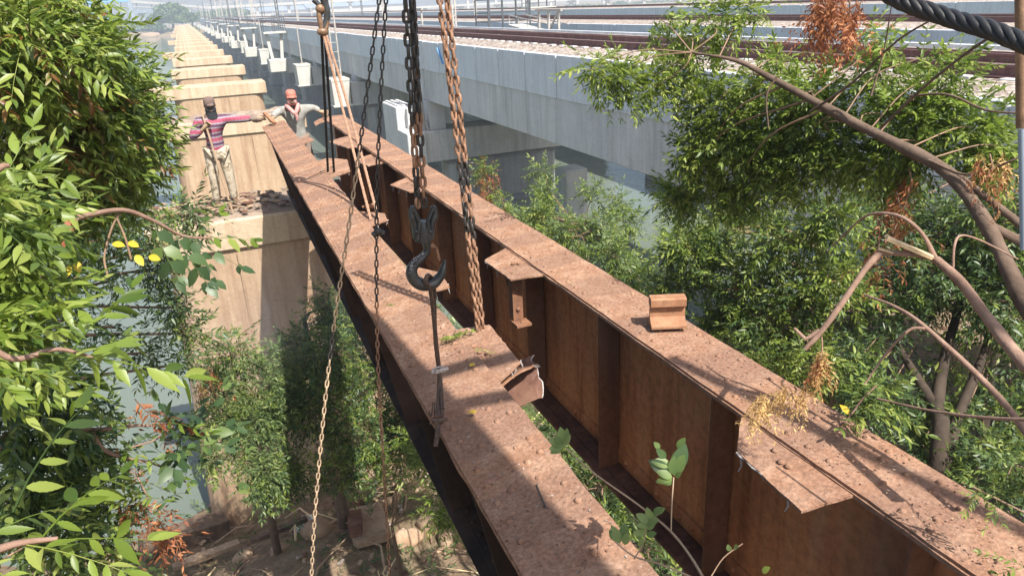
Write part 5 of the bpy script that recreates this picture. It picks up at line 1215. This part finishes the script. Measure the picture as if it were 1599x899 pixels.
# raised lettering along the bowl (text meshes)
for i_, (chh, u, v, rz) in enumerate((('6', 659, 396, -50), ('T', 653, 400, -52), ('O', 647, 405, -62), ('I', 643.5, 410, -74), ('0', 641.5, 415, -82), ('4', 640.5, 420.5, -95), ('8', 641, 426, -104))):
    cu = bpy.data.curves.new('lettering', 'FONT'); cu.body = chh; cu.size = .019; cu.extrude = .0018; cu.align_x = 'CENTER'; cu.align_y = 'CENTER'
    o = bpy.data.objects.new('tmp', cu); COL.objects.link(o); bpy.context.view_layer.update()
    me = bpy.data.meshes.new_from_object(o.evaluated_get(bpy.context.evaluated_depsgraph_get())); bpy.data.objects.remove(o)
    q = hk(u + 1.5, v, Y0 - .024); Mx = Matrix.Translation(q - HK.location) @ CR.to_4x4() @ Matrix.Rotation(R(rz + 180), 4, 'Z')
    me.transform(Mx); me.materials.append(M['cut']); o = bpy.data.objects.new('lettering', me); COL.objects.link(o); o.parent = bowl
# wire rope strands helper
def wire_rope(m, pts, r_, strands=6, lay=.10, k=5, sn=8):
    P_ = catmull(pts, sn); 
    # resample finely
    Q = []; 
    for a_, b_ in zip(P_, P_[1:]):
        nn = max(1, int((b_ - a_).length / (r_ * 1.2))); Q += [a_.lerp(b_, i / nn) for i in range(nn)]
    Q.append(P_[-1]); X = None; fr = []
    for i, p in enumerate(Q):
        d = (Q[min(i + 1, len(Q) - 1)] - Q[max(i - 1, 0)]).normalized()
        X = frame(d)[0] if X is None else (X - d * X.dot(d)).normalized(); fr.append((p, X.copy(), d.cross(X)))
    s = 0
    for j in range(strands):
        ph = 2 * math.pi * j / strands; s = 0; pp = []
        for i, (p, X_, Y_) in enumerate(fr):
            if i: s += (p - fr[i - 1][0]).length
            a_ = ph + 2 * math.pi * s / lay; pp.append(p + (X_ * math.cos(a_) + Y_ * math.sin(a_)) * r_ * .62)
        m.tube(pp, r_ * .40, k, True, True)
m = MB(); rp = [hk(668, 432), hk(664, 440, Y0 - .03), hk(672, 452, Y0 - .02), hk(677, 490), hk(681, 540), hk(686, 585), onz(685, 620, 6.95), onz(684, 650, 6.93), onz(684, 668, 6.9), onz(680, 690, 6.86) + Vector((.0, 0, -.02))]
wire_rope(m, rp, .0105, 6, .09); m.tube(catmull([hk(664, 440, Y0 - .03), hk(668, 430, Y0 - .01), hk(675, 436, Y0 + .03), hk(678, 450, Y0 + .02)], 5), .009, 8)
wire_rope(m, [hk(678, 450, Y0 + .02), hk(680, 520, Y0 + .03), hk(687, 585, Y0 + .015), onz(690, 625, 6.95), onz(690, 660, 6.92)], .009, 5, .08)
tag(m.build('wire_rope_sling', 'rope'), 'twisted brown wire rope sling running from the big hook to the left girder edge', 'rope')
for (u, v, y, lab) in ((686, 577, 2.66, 'shiny rope clip just above the left girder'), (684, 655, 2.45, 'rusty rope clip low on the sling at the girder edge')):
    t = thing('rope_clip', lab, 'clip', ony(u, v, y)); c = ony(u, v, y); m = MB(); m.tube([c + Vector((-.036, -.008, -.004)), c + Vector((.038, -.008, 0))], .0045, 8); m.tube(catmull([c + Vector((-.02, -.012, 0)), c + Vector((-.018, .02, 0)), c + Vector((.02, .02, 0)), c + Vector((.022, -.012, 0))], 4), .004, 6); m.build('u_bolt', 'cut' if v < 600 else 'rust_dark', t)
    m = MB(); m.box(c.x - .022, c.x + .024, c.y - .016, c.y - .005, c.z - .008, c.z + .008, .002); m.ball(c + Vector((.03, -.008, 0)), .009, 6, 4); m.ball(c + Vector((-.03, -.008, 0)), .008, 6, 4); m.build('saddle', 'cut' if v < 600 else 'rope', t)
m = MB()
for i in range(7): a_ = i * .9; c = onz(683, 640, 6.93); m.tube(catmull([c + Vector((.012 * math.cos(a_), .02, .03)), c + Vector((.02 * math.cos(a_) - .01, 0, -.02)), c + Vector((.035 * math.cos(a_) - .01, -.02, .012 + .01 * math.sin(a_)))], 4), .0028, 5)
tag(m.build('frayed_wires', 'rope'), 'loose frayed wire ends on the girder beside the lower rope clip', 'wires')

# far hook and its slings
Yh = 6.6
H2 = thing('crane_hook', 'smaller brown hook and shackle at the top above the workers', 'hook', ony(505, 60, Yh))
m = MB(); P_ = catmull([ony(503, -12, Yh), ony(507, 5, Yh), ony(511, 20, Yh), ony(509, 35, Yh), ony(503, 46, Yh)], 5); m.tube(P_, list(np.linspace(.035, .02, len(P_))), 8); P_ = catmull([ony(489, 0, Yh), ony(498, 8, Yh), ony(503, 16, Yh), ony(500, 22, Yh)], 5); m.tube(P_, .02, 8); m.build('hook_bowl', 'hook', H2)
m = MB(); P_ = catmull([ony(498, 16, Yh), ony(499, 30, Yh), ony(503, 46, Yh), ony(508, 46, Yh), ony(511, 30, Yh), ony(508, 14, Yh)], 5); m.tube(P_, .022, 8); m.ball(ony(504, 50, Yh), .05, 8, 6, (1, .7, .7)); m.ball(ony(500, 14, Yh), .04, 8, 6); m.build('shackle', 'hookbrown', H2)
m = MB(); chain(m, [ony(497, -90, Yh), ony(497, -40, Yh), ony(498, 4, Yh)], .08, .06, .010, None); tag(m.build('load_chain', 'chain_dark'), 'short black load chain above the smaller brown hook', 'chain')
def rope2(a_, b_, r_, mat, lab, mids=()): m = MB(); wire_rope(m, [a_] + list(mids) + [b_], r_, 5, .2, 5, 8); return tag(m.build('sling_rope', mat), lab, 'rope', 'slings of the smaller hook')
g1x = lambda y: .785 + .0205 * y
rope2(ony(502, 52, Yh), Vector((g1x(7.9) + .20, 7.9, 6.87)), .013, 'rope_black', 'left one of the two black ropes from the smaller hook', )
rope2(ony(507, 52, Yh), Vector((g1x(7.8) + .25, 7.8, 6.87)), .013, 'rope_black', 'right one of the two black ropes from the smaller hook')
rope2(ony(505, 54, Yh), Vector((g1x(5.7) + .22, 5.75, 6.90)), .012, 'rope_rust', 'left one of the two tan slanting slings from the smaller hook', [ony(535, 170, 6.4)])
rope2(ony(509, 54, Yh), Vector((g1x(5.6) + .27, 5.65, 6.88)), .012, 'rope_rust', 'right one of the two tan slanting slings from the smaller hook', [ony(545, 170, 6.38)])
c = onz(575, 320, 7.1); m = MB(); c = ony(575, 322, 5.9)
m.tube([c + Vector((-.05, 0, .0)), c + Vector((.05, 0, .01))], .011, 6); m.box(c.x - .03, c.x + .03, c.y - .025, c.y + .015, c.z - .015, c.z + .015, .004); tag(m.build('rope_clip', 'rust_orange'), 'rusty clip binding the two tan slings together', 'clip')
# thick black rope top right and hanging pole at the right edge
m = MB(); wire_rope(m, [at(1330, -50, 1.9), at(1400, -2, 1.85), at(1480, 28, 1.8), at(1540, 45, 1.75), at(1610, 72, 1.7), at(1680, 105, 1.65)], .0185, 6, .16, 6)
tag(m.build('wire_rope', 'cable'), 'thick black twisted cable crossing the top right corner', 'cable')
m = MB(); m.tube([at(1594, -30, 2.0), at(1596, 200, 2.0)], .012, 8); tag(m.build('hanging_pole', 'hookbrown'), 'brown pole hanging down the right edge of the view', 'pole')
m = MB(); m.tube([at(1597, 202, 1.99), at(1600, 390, 2.0)], .009, 8); tag(m.build('pipe', 'steelblue'), 'thin pale blue pipe below the brown pole at the right edge', 'pipe')
# nail on girder 1
c = onz(838, 757, 6.91); d_ = onz(852, 792, 6.91); m = MB(); m.tube([c, d_], .0022, 6); m.ball(c, .004, 6, 4); tag(m.build('nail', 'hook'), 'thin steel nail lying on the near end of the left girder', 'nail')

# unseen frame added overhead, its bars placed to throw the long flange shadows
LF = thing('shadow_gantry', 'unseen steel gantry added overhead to shadow the girder flanges', 'gantry', (2.0, 0, 5.65))
def sh(p, t_): return Vector(p) + SUN * t_
tt = 4.6
for nm_, lst, w_, h_ in (('shadow_beam', [((.68, .1, 6.9), (.44, 3.9, 6.9))], .55, .30),
                         ('shadow_bar', [((.2, 3.02, 6.9), (1.4, 2.93, 6.9))], .075, .05), ('shadow_bar', [((.2, 2.86, 6.9), (1.3, 2.50, 6.9))], .07, .05),
                         ('shadow_stripe_bar', [((1.86, 2.6, 6.9), (2.16, 1.0, 6.9))], .065, .06)):  # last bar added only to stripe the right girder with shadow
    for a_, b_ in lst: m = MB(); m.bar(sh(a_, tt), sh(b_, tt), w_, h_); m.build(nm_, 'rust_dark', LF)
for yy in (-1.6,):
    for xx in (.9, 2.9): m = MB(); m.bar((xx, -3.6, 5.65), (xx, -2.75, 10.5), .15, .15); m.build('gantry_leg', 'rust_dark', LF)
m = MB(); m.bar((.8, -2.75, 10.5), (3.1, -2.75, 10.5), .2, .2); m.build('gantry_head', 'rust_dark', LF)
# ------------------------------------------------------------------ people
def skinned(verts, edges, rads, root, mat, name, parent, sub=2):
    me = bpy.data.meshes.new('sk'); me.from_pydata([tuple(v) for v in verts], edges, []); o = bpy.data.objects.new('sk', me); COL.objects.link(o)
    sk = o.modifiers.new('s', 'SKIN'); sk.use_smooth_shade = True; sb = o.modifiers.new('b', 'SUBSURF'); sb.levels = sub; sb.render_levels = sub
    if not me.skin_vertices: me.attributes.new
    for i, r_ in enumerate(rads):
        sv = me.skin_vertices[0].data[i]; sv.radius = (r_, r_) if not hasattr(r_, '__len__') else r_; sv.use_root = (i == root)
    bpy.context.view_layer.update(); dg = bpy.context.evaluated_depsgraph_get(); m2 = bpy.data.meshes.new_from_object(o.evaluated_get(dg)); bpy.data.objects.remove(o)
    m2.name = name; m2.materials.clear(); m2.materials.append(M[mat]); m2.polygons.foreach_set('use_smooth', [True] * len(m2.polygons))
    n = bpy.data.objects.new(name, m2); COL.objects.link(n); n.parent = parent; return n
def sk_mesh(verts, edges, rads): 
    me = bpy.data.meshes.new('sk'); return me
def ensure_skin(o):
    pass
def person(lab, loc, rz, J, shirt, trouser, boots, glove, rot_head=0, hips_w=.09):
    """J: joint positions in body space, x = figure's left, y = behind it, z up (metres)"""
    t = thing('person', lab, 'person', loc, None, rz, True)
    V = [Vector(v) for v in J['pts']]; idx = {k: i for i, k in enumerate(J['names'])}
    Vn = list(V); names = list(J['names']); R_ = list(J['rads']); E_ = list(J['edges'])
    # hands
    for side in ('L', 'R'):
        wv = Vn[idx['wrist' + side]]; hd = Vn[idx['hand' + side]]; d = (hd - wv).normalized(); X, Y, Z = frame(d, Vector((0, 1, 0)))
        for f in range(4):
            off = (f - 1.5) * .019; ln = (.070, .080, .075, .058)[f]
            a1 = hd + X * off + d * .03; a2 = a1 + d * ln * .45 - Y * .008; a3 = a2 + d * ln * .35 - Y * .028
            b0 = len(Vn); Vn += [a1, a2, a3]; R_ += [.0105, .0095, .008]; E_ += [(idx['hand' + side], b0), (b0, b0 + 1), (b0 + 1, b0 + 2)]
        b0 = len(Vn); a1 = wv + d * .04 + X * .035; Vn += [a1, a1 + d * .03 + X * .012 - Y * .015]; R_ += [.012, .010]; E_ += [(idx['wrist' + side], b0), (b0, b0 + 1)]
    R_ = [(q[0] * .8, q[1] * .8) if hasattr(q, '__len__') else q for q in R_]
    body = skinned(Vn, E_, R_, 0, 'skin', 'body', t)
    # head with face, ears, nose: displaced ellipsoid, joined to the body mesh
    H = Vn[idx['head']]; hm = MB(); hm.ball(H + Vector((0, 0, .01)), .1, 18, 14, (.78, .95, 1.18)); hm.ball(H + Vector((0, -.094, -.012)), .018, 8, 6, (.8, 1, 1.5)); hm.ball(H + Vector((0, -.07, -.07)), .045, 10, 8, (1, .8, .7))
    for s2 in (-1, 1): hm.ball(H + Vector((s2 * .079, .0, -.005)), .026, 8, 6, (.35, .7, 1.1)); hm.ball(H + Vector((s2 * .032, -.083, .018)), .014, 8, 6, (1, .5, .6))
    hm.ball(H + Vector((0, -.091, -.05)), .022, 8, 4, (1.2, .4, .35))
    ho = hm.build('headtmp', 'skin'); bmn = body.data
    import bmesh
    bm = bmesh.new(); bm.from_mesh(bmn); bm.from_mesh(ho.data); bm.to_mesh(bmn); bm.free(); bpy.data.objects.remove(ho)
    for p in bmn.polygons: p.use_smooth = True
    # clothes follow the same joints, a little larger
    def cloth(keep, grow, mat, name, cut=None, hem=0):
        ids = [idx[k] for k in keep]; mp = {j: i for i, j in enumerate(ids)}
        vv = [V[j].copy() for j in ids]; 
        if cut:
            for k, (toward, f) in cut.items(): vv[ids.index(idx[k])] = V[idx[k]].lerp(V[idx[toward]], f)
        if hem: vv[ids.index(idx['pelvis'])] = V[idx['pelvis']] + Vector((0, 0, hem))
        ee = [(mp[a_], mp[b_]) for a_, b_ in J['edges'] if a_ in mp and b_ in mp]
        rr = []
        for j in ids:
            q = J['rads'][j]; q = (q[0] + .03, q[1] + .035) if hem and j == idx['pelvis'] else q; rr.append((q[0] + grow, q[1] + grow) if hasattr(q, '__len__') else q + grow)
        return skinned(vv, ee, rr, 0, mat, name, t)
    cloth(['pelvis', 'waist', 'chest', 'upchest', 'shL', 'elL', 'wristL', 'shR', 'elR', 'wristR'], .016, shirt, 'shirt', {'wristL': ('elL', .12), 'wristR': ('elR', .12)}, -.11)
    cloth(['pelvis', 'hipL', 'kneeL', 'ankL', 'hipR', 'kneeR', 'ankR'], .022, trouser, 'trousers')
    for side in ('L', 'R'):
        m = MB(); a_ = V[idx['ank' + side]]; tt = V[idx['toe' + side]]; d = tt - a_; m.tube([Vector((a_.x, a_.y + .06, .04)), Vector((a_.x, a_.y, .05)), a_.lerp(tt, .6) + Vector((0, 0, -.01)), Vector((tt.x, tt.y, .03)), Vector((tt.x, tt.y - .03, .025))], [.035, .05, .046, .035, .012], 10, True, True, None, .8); m.build('shoe', boots, t)
        if glove:
            m = MB(); wv = V[idx['wrist' + side]]; hd = V[idx['hand' + side]]; d = (hd - wv).normalized(); m.tube([wv - d * .03, wv, hd, hd + d * .05], [.042, .040, .050, .03], 10, True, True, None, .7)
            X, Y, Z = frame(d, Vector((0, 1, 0)))
            for f in range(4): p = hd + X * (f - 1.5) * .021 + d * .035; m.tube([p, p + d * .04 - Y * .01, p + d * .062 - Y * .035], [.014, .0135, .011], 6)
            p = wv + d * .045 + X * .04; m.tube([p, p + d * .035 + X * .014 - Y * .015], [.015, .012], 6); m.build('glove', glove, t)
    return t, V, idx
NAMES = ['pelvis', 'waist', 'chest', 'upchest', 'neck', 'head', 'shL', 'elL', 'wristL', 'handL', 'shR', 'elR', 'wristR', 'handR', 'hipL', 'kneeL', 'ankL', 'toeL', 'hipR', 'kneeR', 'ankR', 'toeR']
EDG = [(0, 1), (1, 2), (2, 3), (3, 4), (4, 5), (3, 6), (6, 7), (7, 8), (8, 9), (3, 10), (10, 11), (11, 12), (12, 13), (0, 14), (14, 15), (15, 16), (16, 17), (0, 18), (18, 19), (19, 20), (20, 21)]
RAD = [(.135, .10), (.125, .092), (.145, .10), (.13, .085), .055, .062, .062, .043, .030, .033, .062, .043, .030, .033, .088, .058, .040, .032, .088, .058, .040, .032]
def joints(pel, lean, elL, wrL, haL, elR, wrR, haR, feetL, feetR, kneeL=None, kneeR=None, hd=(0, 0, 0)):
    p = Vector(pel); l = Vector(lean); P_ = [p, p + l * .2 + Vector((0, 0, .14)), p + l * .5 + Vector((0, 0, .30)), p + l * .8 + Vector((0, 0, .44)), p + l * .95 + Vector((0, 0, .54)), p + l * 1.1 + Vector((0, 0, .66)) + Vector(hd)]
    P_ += [p + l * .8 + Vector((.19, 0, .44)), Vector(elL), Vector(wrL), Vector(haL), p + l * .8 + Vector((-.19, 0, .44)), Vector(elR), Vector(wrR), Vector(haR)]
    hl, hr = p + Vector((.095, 0, -.05)), p + Vector((-.095, 0, -.05)); fl, fr_ = Vector(feetL), Vector(feetR)
    kl = Vector(kneeL) if kneeL else hl.lerp(fl, .5) + Vector((0, -.04, 0)); kr = Vector(kneeR) if kneeR else hr.lerp(fr_, .5) + Vector((0, -.04, 0))
    P_ += [hl, kl, fl, fl + Vector((.03, -.16, -.05)), hr, kr, fr_, fr_ + Vector((-.03, -.16, -.05))]
    return dict(names=NAMES, edges=EDG, rads=RAD, pts=P_)
# worker 1: figure's left is image right (he faces the camera); rotation 0 faces -y with his left at +x
z0 = 5.68
base1 = Vector((.13, 12.22, z0))
gx = g1x(12.1)
def b1(p): return tuple(Vector(p) - base1)
J1 = joints((.02, 0, .90), (.02, -.02, 0), (.43, -.04, 1.31), (.66, -.05, 1.30), (.72, -.06, 1.30), (-.30, -.02, 1.10), (-.12, -.14, 1.24), (-.08, -.17, 1.28), (.15, -.02, .09), (-.11, 0, .09))
P1, V1, I1 = person('worker in striped pink and grey shirt, dark cap and camouflage trousers, holding a rod', tuple(base1), R(6), J1, 'shirt1', 'camo', 'boot', 'glove')
def hat(t, H, mat, brim=True, name='cap', r=.1):
    m = MB(); n = 20; rows = [(.99, .0), (1.01, .02), (.97, .05), (.84, .078), (.5, .096), (.02, .10)]; vs = []
    for (k_, z) in rows:
        for i in range(n): a_ = 2 * math.pi * i / n; vs.append(H + Vector((math.cos(a_) * .082 * k_, math.sin(a_) * .100 * k_, z + .025)))
    m.add(vs, [(j * n + i, j * n + (i + 1) % n, (j + 1) * n + (i + 1) % n, (j + 1) * n + i) for j in range(len(rows) - 1) for i in range(n)], True)
    if brim:
        vs = []; q = 9
        for j, (rr, dz) in enumerate(((.085, .034), (.125, .026), (.155, .006))):
            for i in range(q): a_ = math.pi * (1.18 + .64 * i / (q - 1)); vs.append(H + Vector((math.cos(a_) * (.080 - .006 * j), math.sin(a_) * rr, dz)))
        m.add(vs, [(j * q + i, j * q + i + 1, (j + 1) * q + i + 1, (j + 1) * q + i) for j in range(2) for i in range(q - 1)], True)
    return m.build(name, mat, t)
H = V1[I1['head']]; hat(P1, H, 'capcloth')
m = MB(); m.ball(H + Vector((0, -.025, -.065)), .085, 14, 10, (.95, .95, .85)); m.tube([H + Vector((0, -.02, -.08)), H + Vector((0, -.015, -.14)), H + Vector((0, -.01, -.19))], [.075, .085, .10], 12); m.build('face_cloth', 'beard', P1)
m = MB(); 
for s2 in (-1, 1): m.ball(H + Vector((s2 * .034, -.096, .016)), .026, 8, 6, (1, .35, .7))
m.bar(H + Vector((-.075, -.06, .02)), H + Vector((.075, -.06, .02)), .01, .008); m.build('sunglasses', 'glass', P1)
m = MB(); m.box(-.012, .012, -.12, -.118, .9, 1.3); 
# rod in his right hand
hw = P1.matrix_basis @ V1[I1['handR']]
m = MB(); foot = ony(362, 325, 11.75); foot.z = 5.69; top = hw + (hw - foot) * .18; m.tube([foot, hw, top], [.018, .016, .014], 8); tag(m.build('crowbar', 'wood'), 'long thin rod the striped shirt worker leans on the pier', 'rod')
# worker 2
base2 = Vector((1.42, 12.55, z0 + .03))
J2 = joints((.0, .0, .88), (.0, -.14, 0), (-.0, 0, 0), (0, 0, 0), (0, 0, 0), (0, 0, 0), (0, 0, 0), (0, 0, 0), (.16, .05, .09), (-.10, .0, .09), (.14, -.06, .47), (-.10, -.08, .47), (-.03, -.03, -.02))
shl, shr = J2['pts'][6], J2['pts'][10]
tl = Vector((1.84, 12.40, 6.96)) - base2; tr_ = Vector((gx - .02, 12.08, 6.97)) - base2
J2['pts'][8] = shl.lerp(tl, .93); J2['pts'][9] = tl; J2['pts'][7] = shl.lerp(tl, .5) + Vector((0, 0, .04))
J2['pts'][12] = shr.lerp(tr_, .9); J2['pts'][13] = tr_; J2['pts'][11] = shr.lerp(tr_, .5) + Vector((0, 0, .03))
P2, V2, I2 = person('worker in grey shirt, red cap and pink scarf, arms spread onto both girders', tuple(base2), 0, J2, 'shirt2', 'trousers2', 'boot', 'glove')
H = V2[I2['head']]; hat(P2, H, 'redcloth', True)
m = MB(); m.ball(H + Vector((0, -.02, -.06)), .082, 14, 10, (.95, .95, .8)); m.build('face_cloth', 'scarf', P2)
m = MB(); P_ = [H + Vector((-.09, .02, -.12)), H + Vector((-.05, -.09, -.17)), H + Vector((.01, -.11, -.24)), H + Vector((.06, -.09, -.17)), H + Vector((.09, .02, -.12))]; m.tube(catmull(P_, 5), .032, 8); m.tube(catmull([H + Vector((.01, -.11, -.22)), H + Vector((.03, -.11, -.30)), H + Vector((.02, -.10, -.36))], 4), [.03, .03, .03, .028, .025, .022, .02, .018, .012], 8); m.build('scarf', 'scarf', P2)
m = MB(); m.bar(H + Vector((-.075, -.088, .015)), H + Vector((.075, -.088, .015)), .024, .03); m.build('goggles', 'redcloth', P2)
m = MB(); c = Vector((.98, 12.0, 6.92)); m.bar(c + Vector((-.05, .12, .14)), c + Vector((.06, -.12, -.0)), .05, .03); tag(m.build('steel_wedge', 'rust_orange'), 'small rusty wedge held at the far end of the left girder', 'wedge')
m = MB(); c = Vector((.80, 12.15, 6.98)); m.ball(c, .09, 8, 6, (1.1, .9, .5)); o = m.build('cloth_bundle', 'trousers2'); rough(o, .03, 9, 2); tag(o, 'dark rag bundle on the far end of the left girder', 'rag')

# ------------------------------------------------------------------ far vegetation
def puff(center, r3, n, s, seed, mats=('far_leaf',)):
    rg = np.random.default_rng(seed); V = []; Fl = []; Fn = []
    c = np.array(center); k = 0
    for i in range(n):
        d = rg.normal(0, 1, 3); d /= np.linalg.norm(d); d[2] = abs(d[2]) * 1.0 - .15; lump = 1 + .25 * _nz.noise(Vector(d * 2.5) + Vector((seed, 0, 0)))
        p = c + d * np.array(r3) * lump * rg.uniform(.7, 1.0); a_ = rg.normal(0, 1, 3); a_ /= np.linalg.norm(a_); b_ = np.cross(a_, rg.normal(0, 1, 3)); b_ /= np.linalg.norm(b_); ss = s * rg.uniform(.5, 1.3)
        V += [p - a_ * ss, p + b_ * ss * .6, p + a_ * ss, p - b_ * ss * .6]; Fl += [k, k + 1, k + 2, k + 3]; Fn.append(4); k += 4
    return np.array(V), np.array(Fl), np.array(Fn)
def far_tree(lab, x, y, r, h, seed, n=900, s=.9):
    z = max(1.0, bank_h(x, y)); t = thing('tree', lab, 'tree', (x, y, z), 'trees on the far shore')
    m = MB(); m.tube([(x, y, z - .5), (x + .2, y, z + h * .4), (x, y, z + h * .7)], [r * .07, r * .05, r * .02], 7); m.build('trunk', 'bark', t)
    V, Fl, Fn = puff((x, y, z + h * .5), (r, r * .8, h * .5), n, s, seed); mesh_np('crown', V - np.array(t.location), Fl, Fn, ['far_leaf'], t)
spec = [(268, 30, 415, 9, 14), (250, 34, 418, 7, 9), (284, 34, 412, 6, 9), (240, 42, 412, 5, 6), (300, 38, 420, 7, 8), (225, 45, 430, 6, 5), (320, 30, 470, 9, 9), (345, 26, 500, 10, 10), (370, 24, 520, 10, 10), (205, 45, 430, 6, 5), (185, 45, 430, 7, 5)]
labs = ['tallest round tree on the far shore at the end of the old piers', 'broad tree on the far shore just left of the tallest one', 'bushy tree at the far end of the pier row', 'low bush tree above the upturned boat', 'green tree behind the last old piers', 'low scrubby tree left of the boat', 'hazy tree behind the first masts', 'hazy tree farther right behind the masts', 'faint tree farthest right behind the masts', 'low tree under the jetty bridge', 'low tree below the blue crane']
for i, ((u, v, y, r, h), lab) in enumerate(zip(spec, labs)): far_tree(lab, ony(u, v, y).x, y, r, h, i + 3)
V, Fl, Fn = [], [], []; k = 0
for i in range(90):
    rg = random.Random(i); x = rg.uniform(-140, 330); y = rg.uniform(408, 450) + max(0, x) * .15; a_, b_, c_2 = puff((x, y, 1.2), (rg.uniform(4, 9), 3, rg.uniform(1.5, 3.5)), 110, 1.0, 100 + i); V.append(a_); Fl.append(b_ + k); Fn.append(c_2); k += len(a_)
tag(mesh_np('scrub', np.concatenate(V), np.concatenate(Fl), np.concatenate(Fn), ['far_leaf'], None), 'low green scrub belt along the far river shore', 'scrub', None, 'stuff')

# ------------------------------------------------------------------ smoke from the cutting torch
sk = NT('cutting_smoke'); sk.t.nodes.remove(sk.b); pv = sk.n('ShaderNodeVolumePrincipled'); pv.inputs['Color'].default_value = (.75, .85, 1, 1); pv.inputs['Anisotropy'].default_value = .1
gd = sk.n('ShaderNodeTexGradient', gradient_type='SPHERICAL'); mp_ = sk.mapping((1 / 2.0, 1 / 1.6, 1 / 1.9)); sk.l(mp_, gd.inputs[0])
nz_ = sk.noise(1.1, 2, .5); mm = sk.n('ShaderNodeMath', operation='MULTIPLY'); sk.l(gd.outputs['Fac'], mm.inputs[0]); sk.l(sk.ramp(nz_, [(.3, .2), (.7, 1)]), mm.inputs[1])
m3 = sk.n('ShaderNodeMath', operation='MULTIPLY'); sk.l(mm.outputs[0], m3.inputs[0]); m3.inputs[1].default_value = .16; sk.l(m3.outputs[0], pv.inputs['Density'])
sk.l(pv.outputs[0], sk.out.inputs['Volume']); M['smoke'] = sk.m
m = MB(); m.ball((0, 0, 0), 1, 16, 10, (2.0, 1.6, 1.9)); so_ = m.build('smoke', 'smoke'); so_.location = (.35, 9.2, 4.2); tag(so_, 'faint bluish smoke drifting below the left girder', None, None, 'stuff')
# ------------------------------------------------------------------ haze
hz = NT('haze_air'); hz.t.nodes.remove(hz.b); pv = hz.n('ShaderNodeVolumePrincipled'); pv.inputs['Color'].default_value = (.78, .87, 1.0, 1); pv.inputs['Density'].default_value = .0012; pv.inputs['Anisotropy'].default_value = .25
hz.l(pv.outputs[0], hz.out.inputs['Volume']); M['haze'] = hz.m
m = MB(); m.box(-700, 900, -60, 1000, -3.6, 34); tag(m.build('haze', 'haze'), 'thin bluish haze over the river', None, None, 'stuff')
clean_local()
